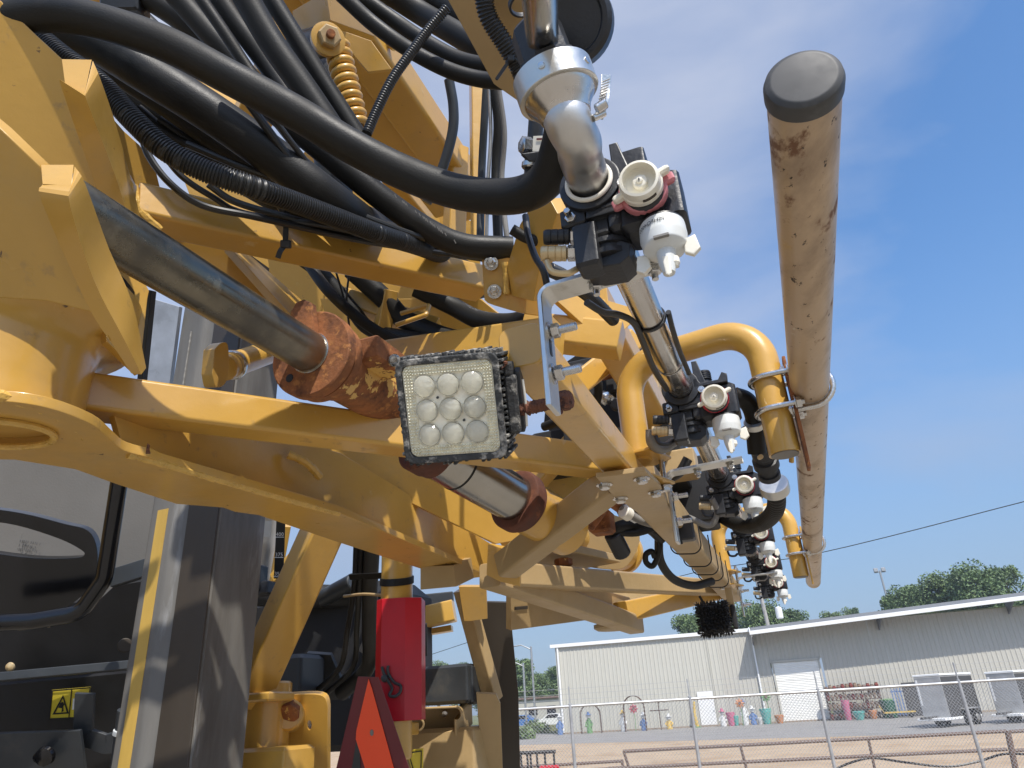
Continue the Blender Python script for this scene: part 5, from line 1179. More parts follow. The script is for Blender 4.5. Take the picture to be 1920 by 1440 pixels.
# under-frame hoses
hose([(575, 490, 1.35), (620, 550, 1.3), (690, 610, 1.3), (760, 645, 1.3), (830, 650, 1.3)], .0105, 'black hose crossing behind under the upper cross tube', n=16)
hose([(560, 480, 1.5), (610, 520, 1.5), (660, 580, 1.5), (700, 620, 1.5), (800, 640, 1.45)], .016, 'thicker hose hanging behind the rusty gland', n=16)
hose([(660, 505, 1.5), (720, 560, 1.5), (760, 600, 1.5), (840, 635, 1.45), (900, 640, 1.4)], .022, 'thick black hose dropping below the upper cross tube', n=18)
hose([(780, 540, 1.45), (850, 575, 1.45), (900, 600, 1.4), (960, 605, 1.35), (1010, 590, 1.3)], .019, 'thick hose running behind the right end of the upper cross tube', n=18)
hose([(655, 510, 1.3), (650, 560, 1.3), (655, 615, 1.3)], .002, 'thin wire hanging above the rusty gland', M_cab, 'wire', n=8)
hose([(630, 510, 1.3), (645, 560, 1.3), (650, 590, 1.3)], .002, 'second thin wire hanging above the rusty gland', M_cab, 'wire', n=8)
# cables at the first bracket and along the spray line
hose([(985, 405, .80), (990, 440, .78), (1003, 480, .76), (1020, 510, .75), (1030, 560, .75)], .0038, 'black cable dropping in front of the yellow gusset', M_cab, 'cable', n=10)
hose([(1100, 567, .80), (1130, 585, .82), (1160, 590, .84), (1188, 605, .86), (1205, 640, .90), (1225, 690, .97), (1250, 730, 1.03)], .0042, 'black cable tied to the stainless pipe', M_cab, 'cable', n=12)
hose([(1253, 585, .87), (1262, 620, .90), (1275, 660, .95), (1292, 700, 1.0)], .0035, 'thin cable behind the stainless pipe', M_cab, 'cable', n=10)
loom([(1030, 505, .86), (1060, 520, .88), (1085, 540, .9), (1110, 560, .93), (1150, 600, 1.0)], .009, 'ribbed conduit behind the brass coupler')
hose([(960, 430, 1.0), (985, 445, 1.0), (1010, 452, 1.0), (1040, 450, 1.0)], .008, 'short hose behind the gusset', n=12)
hose([(1376, 742, 1.12), (1400, 752, 1.12), (1414, 780, 1.12), (1418, 830, 1.12), (1420, 850, 1.12)], .0145, 'smooth black hose curving down right of the second nozzle', n=24, smooth=10)
# valve stack under that hose
vs_ = thing('hose_valve', 'black threaded valve stack with small yellow tap hanging beside the U pipe', 'valve', P(1435, 870, 1.15))
v0, v1 = P(1417, 800, 1.12), P(1452, 925, 1.19); va = unit(v1-v0)
part('hose_clamp', lathe([(.0158, 0), (.0166, .001), (.0166, .010), (.0158, .011)], v0-va*.012, va, 28), M_alu, vs_); part('clamp_screw', rod(v0-Rv*.018-Fv*.01, v0-Rv*.026-Fv*.01-Uv*.008, .005, 10), M_zn, vs_)
part('body', lathe([(.0150, 0), (.0150, .018), (.0185, .019), (.0185, .030), (.0155, .031), (.0145, .036), (.0185, .038), (.0185, .060), (.0165, .062), (.0165, .068), (.0205, .070), (.0205, .084), (.015, .086), (.015, .098), (.018, .099), (.018, .108)], v0, va, 30), M_pla, vs_)
part('tap', box(P(1475, 856, 1.14), Rv, Uv, Fv, .014, .006, .01, .002).join(box(P(1484, 861, 1.14), Rv, Uv, Fv, .006, .012, .01, .002)), M_yel, vs_)
part('side_screw', rod(P(1424, 858, 1.11), P(1427, 856, 1.10), .0038, 12), M_brs, vs_)
part('band_clamp', lathe([(.020, 0), (.0245, .001), (.0250, .003), (.0250, .018), (.0245, .020), (.020, .021)], P(1450, 905, 1.24), va, 32), M_alu, vs_)
loom([(1446, 908, 1.26), (1456, 935, 1.28), (1450, 962, 1.34), (1425, 982, 1.45), (1390, 985, 1.60), (1350, 965, 1.75), (1320, 930, 1.85)], .0165, 'thick corrugated hose bending under the third nozzle', pitch=.009, amp=.06, m=M_rub)
# loops under the boom
hose([(1165, 950, 1.45), (1200, 975, 1.45), (1245, 985, 1.45), (1290, 975, 1.45)], .008, 'grey sleeved hose crossing under the long tube', M_gry, n=12)
hose([(1290, 970, 1.5), (1330, 985, 1.5), (1345, 960, 1.5), (1335, 935, 1.5)], .0065, 'grey looped hose below the third nozzle', M_gry, n=12)
hose([(1235, 1000, 1.7), (1238, 1050, 1.75), (1262, 1085, 1.8), (1300, 1098, 1.85), (1335, 1090, 1.9)], .0105, 'black hose hanging in a deep loop under the boom', n=18)
hose([(1140, 1000, 1.6), (1170, 985, 1.6), (1215, 990, 1.65), (1240, 1010, 1.7)], .013, 'black hose joining the loop under the boom', n=14)
hose([(1232, 985, 1.7), (1236, 1030, 1.7), (1225, 1060, 1.7), (1212, 1055, 1.7), (1211, 1040, 1.7), (1222, 1034, 1.7), (1228, 1045, 1.7)], .007, 'curled hose end hanging under the boom', n=12)
hose([(1262, 965, 1.35), (1272, 1000, 1.4), (1278, 1020, 1.4)], .003, 'thin wire below the connector box', M_cab, 'wire', n=8)
bxo = solo('connector_box', box(P(1283, 992, 1.42), A, B, Z, .036, .03, .048, .003), M_pla, 'small black connector box under the second bracket', 'connector box')
# cable ties round the far rail
for k, d in enumerate((1.62, 1.78, 1.9, 2.0, 2.12)):
    c = BL(-402, -480, d); s_ = .034; pts = fillet([c+A*s_+Z*s_, c+A*s_-Z*s_*1.3, c-A*s_-Z*s_*1.1, c-A*s_+Z*s_, c+A*s_*.2+Z*s_], .02, 6)
    solo('cable_tie', tube(pts, .0016, 8), M_cab, ['cable tie nearest the foot plate on the far rail', 'second cable tie along the far rail', 'middle cable tie along the far rail', 'cable tie just before the far one on the rail', 'farthest cable tie on the rail'][k], 'cable tie', 'cable ties on the far rail')
# tie round the upper cross tube
tt = thing('cable_tie', 'wide black cable tie round the upper cross tube with its tail hanging', 'cable tie', P(535, 450, .98))
part('strap', beam(P(537, 402, .985), P(535, 455, .985), .0075, .0016, up=Fv), M_pla, tt); part('head', box(P(536, 458, .975), Rv, Uv, Fv, .014, .011, .008, .0015), M_pla, tt)
part('tail', sweep(catmull([P(532, 462, .975), P(525, 472, .97), P(521, 484, .97)], 5), rrect(.0075, .0014, .0004, 1), up=Fv), M_pla, tt); part('stem', rod(P(520, 375, .98), P(537, 405, .985), .006, 10), M_pla, tt)
tt = thing('cable_tie', 'thin black cable tie with a sharp tail on the overhead channel', 'cable tie', P(945, 120, .78))
part('strap', tube([P(1000, 122, .77), P(985, 126, .77), P(968, 112, .77), P(958, 108, .77)], .0022, 8), M_pla, tt); part('tail', beam(P(956, 112, .77), P(930, 150, .77), .0035, .0014, up=Fv), M_pla, tt); part('head', box(P(958, 110, .768), Rv, Uv, Fv, .007, .007, .006), M_pla, tt)
# worn, illegible print along the hose
hp = thing('hose_print', 'row of worn pale print marks on the hose that ends under the bolted end plate', 'print', P(790, 420, 1.04))
for k in range(34):
    t_ = k/33.0; x, y = 738+t_*115, 365+t_*88-8*t_*(1-t_)*0
    if rnd.random() < .35: continue
    c = P(x, y, 1.037); dlt = .0188*unit(CAM-c)
    part('mark', box(c+dlt, Rv+Uv*.5, Uv-Rv*.5, Fv, .0012, .0042+.002*rnd.random(), .0006, .0001), M_gry, hp)
# ------------------------------------------------------------------ coil spring strut
cs = thing('spring_strut', 'yellow coil spring strut with a big hex bolt at the upper centre', 'spring strut', P(650, 160, 1.35))
s0, s1 = P(632, 88, 1.33), P(668, 240, 1.30); sa = unit(s1-s0); sx = unit(np.cross(sa, Fv)); sy = np.cross(sa, sx); Ls = np.linalg.norm(s1-s0)
n_ = 9.5; tt_ = np.linspace(0, n_, int(n_*22)); pts = [s0+sa*Ls*t/n_+.0185*(sx*math.cos(2*math.pi*t)+sy*math.sin(2*math.pi*t)) for t in tt_]
part('coil', sweep(pts, circ(12, .0072)), M_yel, cs); part('inner_rod', rod(s0-sa*.01, s1+sa*.03, .010, 14), M_dgr, cs)
q = P(614, 76, 1.30); part('bushing', rod(P(560, 88, 1.42), q, .028, 26), M_pla, cs)
part('eye_ring', lathe([(.022, 0), (.031, .002), (.031, .012), (.022, .014)], q-unit(-Fv+Rv*.5)*.004, -Fv+Rv*.5, 30), M_yel, cs)
part('hex_bolt', lathe([(.019, 0), (.021, .002), (.021, .014), (.018, .016)], q+unit(-Fv+Rv*.5)*.008, -Fv+Rv*.5, 6), M_yel2, cs); part('bolt_end', rod(q+unit(-Fv+Rv*.5)*.022, q+unit(-Fv+Rv*.5)*.032, .008, 14), M_rst, cs)
am = thing('steel_accumulator', 'dark steel cylinder beside the coil spring', 'accumulator', P(600, 200, 1.45))
part('body', lathe([(.01, 0), (.026, .006), (.034, .02), (.036, .04), (.036, .34), (.03, .36)], P(596, 105, 1.5), P(625, 330, 1.5)-P(596, 105, 1.5), 30), M_dgr, am)
solo('top_cylinder', rod(P(70, -6, 1.6), P(205, -14, 1.6), .03, 20), M_yel, 'yellow cylinder peeking in at the top left edge', 'cylinder')
solo('top_manifold', box(P(235, -5, 1.3), Rv, Uv, Fv, .07, .07, .05, .004), M_pla, 'black manifold peeking in at the top edge over the hoses', 'manifold')
hose([(1050, 720, 1.5), (1085, 690, 1.5), (1120, 715, 1.5), (1110, 770, 1.52), (1060, 800, 1.55)], .010, 'black hose looping behind the silver bracket', n=12)
hose([(1100, 700, 1.55), (1150, 680, 1.5), (1190, 720, 1.5), (1200, 790, 1.5), (1235, 850, 1.55)], .009, 'black hose looping behind the left leg of the U pipe', n=12)
hose([(1240, 860, 1.35), (1225, 890, 1.35), (1232, 940, 1.4), (1250, 970, 1.45)], .010, 'black hose hanging behind the foot plate', n=12)
hose([(1290, 860, 1.3), (1275, 885, 1.3), (1250, 905, 1.33), (1240, 950, 1.4)], .009, 'glossy short hose under the second nozzle', M_cab, n=12)
hose([(1220, 805, 1.1), (1222, 830, 1.1), (1240, 842, 1.12), (1262, 830, 1.14)], .008, 'grey looped tube under the second brass coupler', M_gry, n=12)
hose([(1060, 860, 1.6), (1090, 830, 1.6), (1060, 790, 1.65), (1020, 800, 1.7)], .011, 'black hose looping above the right end of the lower cross tube', n=12)
hose([(1180, 905, 1.7), (1110, 930, 1.65), (1130, 985, 1.6), (1185, 1000, 1.6), (1240, 985, 1.6)], .008, 'black hose sagging under the foot plate', n=12)
# ================================================================== valve cluster and fittings behind the first U pipe
vb = thing('valve_cluster', 'dark cluster of valves, rusty blocks and hose ends behind the first yellow U pipe', 'hydraulic valve', P(1120, 780, 1.7))
def cb(nm, x, y, d, w, h, dd, m, **k): return part(nm, box(P(x, y, d), A, B, Z, w, dd, h, .004), m, vb, **k)
cb('valve_block', 1120, 760, 1.75, .16, .22, .10, M_dkb); cb('valve_block', 1180, 700, 1.7, .10, .12, .10, M_dkb); cb('rusty_block', 1135, 690, 1.62, .05, .04, .05, M_rst)
cb('valve_block', 1060, 850, 1.8, .14, .10, .10, M_dkb); cb('rusty_block', 1215, 735, 1.6, .06, .08, .06, M_yel2); cb('rusty_block', 1224, 775, 1.55, .05, .05, .06, M_yel2)
cb('valve_block', 1245, 860, 1.7, .10, .14, .10, M_dkb); cb('valve_block', 1290, 930, 1.75, .12, .16, .12, M_dkb); cb('yellow_block', 1265, 875, 1.6, .10, .06, .06, M_yel2)
part('back_plate', plate([(1030, 700), (1120, 640), (1180, 720), (1200, 850), (1110, 870), (1020, 800)], pl3((1030, 700, 1.95), (1180, 720, 1.95), (1110, 870, 1.95)), .03), M_dkb, vb)
for x, y, d in ((1095, 720, 1.6), (1128, 745, 1.62), (1090, 790, 1.62), (1160, 760, 1.6), (1200, 820, 1.6), (1250, 800, 1.55)):
    part('round_fitting', lathe([(.010, 0), (.016, .003), (.016, .018), (.011, .022), (.011, .035)], P(x, y, d), unit(-Fv+Rv*rnd.uniform(-.6, .6)+Uv*rnd.uniform(-.6, .6)), 8), rnd.choice([M_zn, M_pla, M_pla]), vb)
def hs(pts, r, label, m=None): return hose(pts, r, label, m, n=12) 
# ================================================================== chassis and rear of the sprayer
def vpost(x, y0, y1, d, w, t, m, nm, par=None, label=None, cat=None):
    a = P(x, y0, d); zt_ = a[2]; b = a.copy(); b[2] = zat(a, y1) if False else PP(x, y1, a, unit(np.array([-Fv[0], -Fv[1], 0])))[2]
    return a, b
# steel post left with a rubbed yellow stripe
D = 1.62
pc0 = P(352, 1000, D); fx = unit(np.array([Rv[0], Rv[1], 0])*1.0+0)
sp_ = thing('steel_post', 'weathered grey steel post with a rubbed yellow stripe at the lower left', 'post', [pc0[0], pc0[1], pc0[2]-1.0])
ztop, zbot = pc0[2]+.75, pc0[2]-1.2
pe_ = unit(A*.94-B*.05); pq_ = unit(np.cross(Z, pe_))
if pq_@B < 0: pq_ = -pq_
sec = [(-.134, .06), (-.133, .008), (-.129, .002), (-.122, 0), (-.060, 0), (-.050, .002), (-.038, .008), (-.028, .013), (-.014, .016), (.071, .016), (.075, .02), (.075, .16), (-.134, .16)]
cq = np.array([pc0[0], pc0[1], 0])
part('column', extr([(a, b) for a, b in sec], cq+Z*zbot, pe_, pq_, np.cross(pe_, pq_), ztop-zbot), M_stl, sp_, ang=20)
part('painted_stripe', box(cq-pe_*.090+pq_*-.0004+Z*(zbot+zat_ if False else zbot+(pc0[2]-.0-zbot)/2+.03), pe_, pq_, Z, .034, .0016, (pc0[2]-zbot)+.08, .0003), M_spl, sp_)
part('dark_face', box(cq+pe_*.026+pq_*.0135+Z*(zbot+ztop)/2, pe_, pq_, Z, .094, .006, ztop-zbot, .002), M_mdl, sp_)  # darker brown-grey sheet over the right part of the post
part('edge_weld', bead([cq-pe_*.088+Z*(pc0[2]+.12), cq-pe_*.088+Z*(pc0[2]+.35), cq-pe_*.088+Z*(pc0[2]+.55)], .004), M_stl, sp_)
# cab or tank seen in the gap left of the post
solo('rubber_edge', beam(P(284, 545, 1.35), P(266, 720, 1.35), .010, .02, up=Fv), M_rub, 'black rubber edging beside the pivot casting', 'edging')
solo('mirror_panel', plate([(286, 560), (336, 575), (318, 720), (272, 715)], pl3((286, 560, 1.9), (336, 575, 1.9), (272, 715, 1.9)), .02), mat('pale_blue_grey_panel', (.42, .47, .55), .3, 0, .3, 8), 'pale blue grey panel in the gap left of the steel post', 'panel')
# grey moulded body panel with recess and pressed lettering
bp = thing('body_panel', 'grey moulded panel with an oval recess and small embossed lettering at the lower left', 'panel', P(120, 1000, 2.0))
plb = pl3((0, 870, 2.30), (280, 900, 2.38), (0, 1180, 2.25))
part('panel', plate([(-80, 840), (345, 880), (330, 1200), (-80, 1240)], plb, .03), M_gry, bp)
nb = plb[1] if plb[1]@Fv < 0 else -plb[1]
pnx = unit(P(80, 1035, 2.02)-P(0, 1022, 2.02)); pny = unit(np.cross(nb, pnx)); pny = pny if pny@Uv > 0 else -pny
for k, s_ in enumerate(('HIGH CLEARANCE', 'PRESSURE 375 MAX', 'SERIAL NO.', 'MADE IN U.S.A.')):
    if k in (1,): continue
# frame bar around the recess
fb_ = thing('step_frame', 'gloss black bent tube frame and moulding in front of the grey panel', 'step', P(100, 1050, 1.8))
part('oval_surround', plate(smoothpx([(-60, 948), (40, 962), (120, 982), (165, 995), (182, 1030), (178, 1080), (150, 1120), (90, 1150), (-60, 1165)], 4), pl3((0, 955, 1.86), (170, 1000, 1.9), (0, 1150, 1.86)), .03, holes=[smoothpx([(-50, 974), (30, 985), (110, 1010), (150, 1030), (158, 1040), (140, 1046), (60, 1046), (-50, 1032)], 4)]), M_gls, fb_)
part('bent_tube', tube(fillet([P(224, 900, 1.75), P(196, 1085, 1.75), P(150, 1150, 1.74), P(60, 1165, 1.72), P(-60, 1170, 1.72)], .06), .020, 20), M_gls, fb_)
ri = thing('panel_lettering', 'rows of small embossed lettering on the grey panel', 'lettering', P(60, 1010, 1.95))
plc = PP(45, 1015, plb[0], plb[1])+nb*.002
for k in range(4):
    x = -.07
    while x < .055-.012*k*(k > 0):
        w_ = rnd.choice([.003, .004, .0045]); 
        if rnd.random() > .2: part('mark', box(plc+pny*(-.013*k)+pnx*x, pnx, pny, nb, w_*.6, .008, .0008, .0001), M_prt, ri)
        x += w_+.0022
part('raised_plate', box(plc+pny*.018-pnx*.055, pnx, pny, nb, .09, .014, .001, .0003), M_gry, ri)
# dark chassis mass
ch = thing('chassis', 'black sprayer chassis with plates, rails and bolts in shadow at the bottom left', 'chassis', P(150, 1300, 1.9))
part('side_plate', plate([(-60, 1128), (180, 1130), (215, 1098), (300, 1085), (270, 1450), (-60, 1460)], pl3((0, 1120, 2.1), (280, 1085, 2.1), (0, 1440, 2.1)), .03), M_dkb, ch)
part('lower_rail', beam(P(-60, 1275, 1.85), P(262, 1245, 1.88), .03, .022), M_dgr, ch)
part('cross_plate', plate([(-60, 1290), (255, 1260), (245, 1450), (-60, 1450)], pl3((0, 1290, 1.95), (250, 1262, 1.95), (0, 1440, 1.95)), .02), M_dkb, ch)
part('grey_plate', plate([(-60, 1378), (150, 1370), (160, 1450), (-60, 1460)], pl3((0, 1378, 1.78), (150, 1370, 1.78), (0, 1440, 1.78)), .01), M_dgr, ch)
for x, y, d in ((24, 1158, 2.0), (92, 1168, 2.0), (20, 1250, 1.86)): part('round_bolt', lathe([(.012, 0), (.011, .005), (.006, .009), (.001, .010)], P(x, y, d), -Fv, 18), M_brs if y < 1200 else M_brs, ch)
part('knob', lathe([(.022, 0), (.024, .004), (.022, .014), (.010, .018), (.001, .019)], P(88, 1415, 1.76), -Fv, 24), M_gls, ch)
part('knob', lathe([(.011, 0), (.012, .004), (.001, .010)], P(72, 1420, 1.76), -Fv, 24), M_gls, ch)
part('threaded_hole', rod(P(234, 1210, 2.04), P(234, 1210, 2.06), .02, 16), M_mdl, ch)
part('bracket_arm', sweep(fillet([P(160, 1300, 1.82), P(156, 1380, 1.82), P(200, 1395, 1.82), P(236, 1385, 1.82)], .02), rrect(.05, .010, .002), up=Fv), M_dgr, ch)
part('rod', rod(P(228, 1330, 1.75), P(213, 1450, 1.75), .010, 12), M_dgr, ch); part('band', rod(P(222, 1368, 1.748), P(220, 1378, 1.748), .0115, 14), M_wht2, ch)
part('rail_end', beam(P(210, 1085, 1.98), P(290, 1060, 1.98), .02, .05), M_dgr, ch)
# warning sticker
pls = pl3((97, 1290, 1.90), (168, 1286, 1.90), (92, 1350, 1.90)); ns = pls[1] if pls[1]@Fv < 0 else -pls[1]
ws = thing('warning_sticker', 'yellow warning sticker with a triangle and falling person pictogram on the black plate', 'sticker', P(130, 1320, 1.9))
part('film', plate([(97, 1294), (170, 1288), (160, 1346), (91, 1350)], pls, .002), M_stk, ws)
def onst(x, y): return (x, y)
pls2 = (pls[0]+ns*.0022, pls[1])
part('triangle', plate([(118, 1303), (129, 1338), (98, 1340)], pls2, .0006, holes=[[(117.5, 1309), (125, 1335.5), (103, 1337)]], bev=.0001), M_blk, ws)
part('pictogram', plate([(113, 1318), (117, 1316), (121, 1321), (118, 1325), (119, 1333), (115, 1336), (116, 1328), (109, 1327)], pls2, .0006, bev=.0001), M_blk, ws)
part('divider', plate([(133.5, 1291), (135.5, 1291), (129.5, 1347.5), (127.8, 1347.5)], pls2, .0006, bev=.0001), M_blk, ws)
part('border', plate([(97, 1294), (170, 1288), (160, 1346), (91, 1350)], pls2, .0005, holes=[[(99, 1296.5), (168, 1290.5), (158.5, 1343.5), (93.5, 1347)]], bev=.0001), M_blk, ws)
part('white_block', plate([(137, 1310), (143, 1309.5), (141, 1330), (135, 1331)], pls2, .0006, bev=.0001), M_wpr, ws); part('arrow', plate([(146, 1320), (150, 1316), (150, 1319), (156, 1318.5), (156, 1321), (150, 1321.5), (150, 1324)], pls2, .0006, bev=.0001), M_blk, ws)

# ------------------------------------------------------------------ yellow rear leg and weldment
rf_ = thing('rear_frame', 'yellow rear frame with slanted legs, round boss and crossbox at the bottom centre', 'frame', P(700, 1400, 1.9))
def yr(name, a, b, w, h, m=None, up=Z): return part(name, beam(P(*a), P(*b), w, h, up), m or M_yel2, rf_)
la_, lb_ = P(610, 985, 1.80), P(462, 1315, 1.75)
part('slanted_leg', beam(la_, lb_, .085, .085, up=np.cross(unit(lb_-la_), unit(A*.5+B*.85)), r=.006), M_yel, rf_)
part('round_boss', lathe([(.055, 0), (.06, .003), (.06, .22), (.055, .225)], P(487, 1470, 1.70), Z, 32), M_yel, rf_)
part('boss_cap', box(P(490, 1308, 1.72), A, B, Z, .12, .10, .02, .004), M_yel, rf_)
part('lug_plate', plate(smoothpx([(520, 1305), (560, 1302), (600, 1303), (613, 1318), (614, 1360), (614, 1460)], 3)+[(520, 1460)], pl3((520, 1305, 1.80), (613, 1318, 1.78), (520, 1440, 1.80)), .02, holes=[ell(580, 1360, 4, 9, 14)]), M_yel, rf_)
part('lower_box', box(P(505, 1445, 1.66), A, B, Z, .17, .12, .10, .008), M_yel, rf_)
bt_ = part('rusty_cap', lathe([(.001, -.004), (.024, 0), (.026, .004), (.026, .03)], P(541, 1340, 1.735), Fv, 7), M_rst, rf_); part('pin_barrel', rod(P(541, 1340, 1.74), P(548, 1345, 1.82), .036, 24), M_yel, rf_)
part('crossbox', box(P(810, 1430, 1.95), A, B, Z, .33, .16, .17, .01), M_yel2, rf_)
part('upper_shelf', sweep(fillet([P(735, 1370, 1.92), P(752, 1330, 1.92), P(868, 1325, 1.92), P(870, 1372, 1.92)], .012), rrect(.006, .10, .002, 1), up=unit(B)), M_yel2, rf_)
part('shelf_back', plate([(755, 1332), (865, 1328), (868, 1370), (750, 1372)], pl3((755, 1332, 1.97), (865, 1328, 1.97), (750, 1372, 1.97)), .01), M_yel2, rf_)
part('shelf_bolt', lathe([(.008, 0), (.008, .006), (.001, .007)], P(834, 1337, 1.95), -Fv, 12), M_zn, rf_)
part('end_plate', plate([(893, 1300), (930, 1302), (938, 1320), (943, 1460), (905, 1460)], pl3((893, 1300, 1.90), (938, 1320, 1.9), (905, 1440, 1.9)), .012), M_yel2, rf_)
yr('slanted_leg', (868, 1105, 2.0), (925, 1312, 1.98), .045, .04); 
part('step_plate', plate([(860, 1100), (912, 1100), (914, 1160), (882, 1165), (870, 1165)], pl3((860, 1100, 1.95), (912, 1100, 1.95), (870, 1165, 1.95)), .02), M_yel, rf_)
yr('far_arm', (786, 1160, 2.6), (852, 1145, 2.6), .06, .075, M_yel); yr('far_arm', (800, 1186, 2.62), (848, 1178, 2.62), .05, .02, M_yel)
part('mount_block', box(P(762, 1367, 1.86), A, B, Z, .05, .05, .03, .003), M_yel, rf_); part('pin_eye', tube([P(782, 1358, 1.86)+(Rv*math.cos(a)+Uv*math.sin(a))*.017 for a in np.linspace(-1.2, 1.6, 12)], .003, 8), M_yel2, rf_)
yr('far_post', (535, 985, 2.5), (515, 1095, 2.5), .035, .035, M_yel); yr('far_post', (600, 990, 2.4), (515, 1085, 2.4), .03, .035, M_yel)
pls3 = pl3((760, 1408, 1.82), (795, 1404, 1.82), (765, 1440, 1.82))
st2 = thing('decal', 'yellow decal with a black outline on the crossbox beside the orange triangle', 'sticker', P(778, 1430, 1.82)); part('film', plate([(762, 1408), (794, 1403), (793, 1455), (775, 1455)], pls3, .002), M_stk, st2)
part('border', plate([(765, 1411), (791, 1407), (790, 1450), (776, 1452)], (pls3[0]-Fv*.0025, pls3[1]), .0005, holes=[[(767, 1413), (789, 1409.5), (788, 1448), (778, 1450)]], bev=.0001), M_blk, st2)
# lift strut with red safety channel
ls = thing('lift_strut', 'yellow lift cylinder rod locked by a red safety channel', 'cylinder lock', P(745, 1200, 1.8))
y0 = P(745, 1030, 1.86); y1 = y0.copy(); y1[2] = PP(745, 1380, y0, unit(np.array([Fv[0], Fv[1], 0])))[2]
part('yellow_tube', rod(y0+Z*.05, y1-Z*.05, .040, 32), M_yel, ls)
rc = [PP(x, y, y0-unit(np.array([Fv[0], Fv[1], 0]))*.03, unit(np.array([Fv[0], Fv[1], 0]))) for x, y in ((748, 1122), (750, 1352))]
hx = unit(np.cross(np.array([Fv[0], Fv[1], 0]), Z)); hf = unit(np.array([Fv[0], Fv[1], 0]))
csec = [(-.056, .07), (-.056, 0.004), (-.040, -.012), (.018, -.012), (.056, .004), (.056, .07), (.050, .07), (.050, .010), (.016, -.006), (-.038, -.006), (-.050, .008), (-.050, .07)]
cz0, cz1 = rc[1][2], rc[0][2]; o_ = rc[0].copy(); o_[2] = cz0
part('red_channel', extr(csec, o_, hx, hf, np.cross(hx, hf), cz1-cz0) if np.cross(hx, hf)[2] > 0 else extr(csec, o_+Z*(cz1-cz0), hx, hf, np.cross(hx, hf), cz1-cz0), M_rdp, ls, ang=20)
pn = P(722, 1270, 1.775)
part('lock_pin', lathe([(.009, 0), (.009, .006), (.006, .010), (.001, .011)], PP(722, 1272, rc[0]-hf*.014, hf), -hf, 14), M_dgr, ls)
cl2 = [(716, 1250), (722, 1268), (735, 1290), (730, 1303), (740, 1306), (750, 1298), (751, 1286), (740, 1280), (732, 1270), (727, 1258), (728, 1248)]
part('hitch_clip', tube([PP(x, y, rc[0]-hf*.020, hf) for x, y in cl2], .0036, 8, smooth=6), M_dgr, ls)
part('black_band', sweep([y0-Z*.08+Z*.012*math.sin(a)+.042*(hx*math.cos(a)+hf*math.sin(a)) for a in np.linspace(0, 6.2832, 33)], rrect(.003, .018, .001, 1), up=Z, closed=True), M_rub, ls)
# hose bundle beside the strut
for k, (x0, x1, r, lb) in enumerate(((668, 648, .008, 'left thin hose beside the yellow strut'), (678, 672, .008, 'second thin hose beside the yellow strut'), (698, 700, .022, 'thick ribbed hose hanging beside the yellow strut'))):
    hose([(x0, 1020, 2.0), (x0-4, 1100, 2.0), ((x0+x1)/2-6, 1180, 2.0), (x1-10, 1250, 2.0), (x1-60, 1300, 2.05)], r, lb, n=14)
solo('hose_strap', beam(P(655, 1082, 1.94), P(745, 1078, 1.82), .016, .003, up=Fv), M_rub, 'black strap round the hoses and the yellow strut', 'strap')
solo('grease_line', tube([P(645, 1118, 2.0), P(680, 1114, 1.95), P(715, 1116, 1.9)], .004, 8, smooth=5), M_yel2, 'thin yellow rod crossing the hoses above the red channel', 'rod')
# orange slow vehicle triangle
plt_ = pl3((692, 1275, 1.58), (735, 1430, 1.58), (640, 1430, 1.60)); nt_ = plt_[1] if plt_[1]@Fv < 0 else -plt_[1]
sm = thing('slow_vehicle_sign', 'fluorescent orange triangle sign with a dark red border at the bottom centre', 'sign', P(692, 1440, 1.58))
part('border', plate([(671, 1269), (709, 1270), (770, 1450), (782, 1500), (615, 1500), (628, 1450)], plt_, .002), M_mar, sm)
part('orange_sheet', plate([(691, 1273), (697, 1290), (755, 1500), (680, 1500), (684, 1440), (667, 1386), (668, 1370)], (plt_[0]+nt_*.0025, plt_[1]), .0008, bev=.0001), M_org, sm)
part('worn_patch', plate([(668, 1388), (674, 1404), (676, 1440), (678, 1500), (650, 1500)], (plt_[0]+nt_*.0022, plt_[1]), .0006, bev=.0001), M_dgr, sm)
part('mount_hole', plate(ell(697, 1374, 3.5, 6, 14), (plt_[0]+nt_*.0036, plt_[1]), .0006, bev=.0001), M_gry, sm)
# dark engine bay parts
eb = thing('engine_bay', 'black tanks, hoses and boxes in shadow behind the yellow rear frame', 'engine bay', P(640, 1200, 2.3))
part('tank', box(P(625, 1215, 2.60), A, B, Z, .70, .3, .40, .05), M_dkb, eb)
part('grey_box', box(P(545, 1282, 2.05), A, B, Z, .15, .12, .15, .012), M_dgr, eb); part('box_flange', plate([(575, 1225), (620, 1228), (655, 1310), (575, 1318)], pl3((575, 1225, 2.1), (620, 1228, 2.1), (575, 1318, 2.1)), .02), M_dgr, eb)
part('side_box', box(P(848, 1284, 2.0), A, B, Z, .15, .12, .10, .008), M_dgr, eb); part('box_end', box(P(893, 1284, 1.99), A, B, Z, .025, .10, .10, .006), M_dgr, eb)
part('strut_tube', rod(P(600, 1125, 2.5), P(665, 1090, 2.4), .030, 16), M_dgr, eb); part('strut_tube', rod(P(470, 1115, 2.5), P(720, 1120, 2.5), .04, 16), M_dkb, eb)
part('pale_tank', rod(P(500, 960, 2.9), P(486, 1110, 2.9), .06, 24), M_ssb, eb); part('fitting', box(P(487, 1085, 2.2), A, B, Z, .03, .04, .08, .005).join(box(P(490, 1105, 2.2), A, B, Z, .09, .05, .04, .005)), M_pla, eb)
part('label_tag', plate([(483, 975), (510, 978), (506, 1008), (482, 1004)], pl3((483, 975, 2.1), (510, 978, 2.1), (482, 1004, 2.1)), .001), M_wht2, eb)
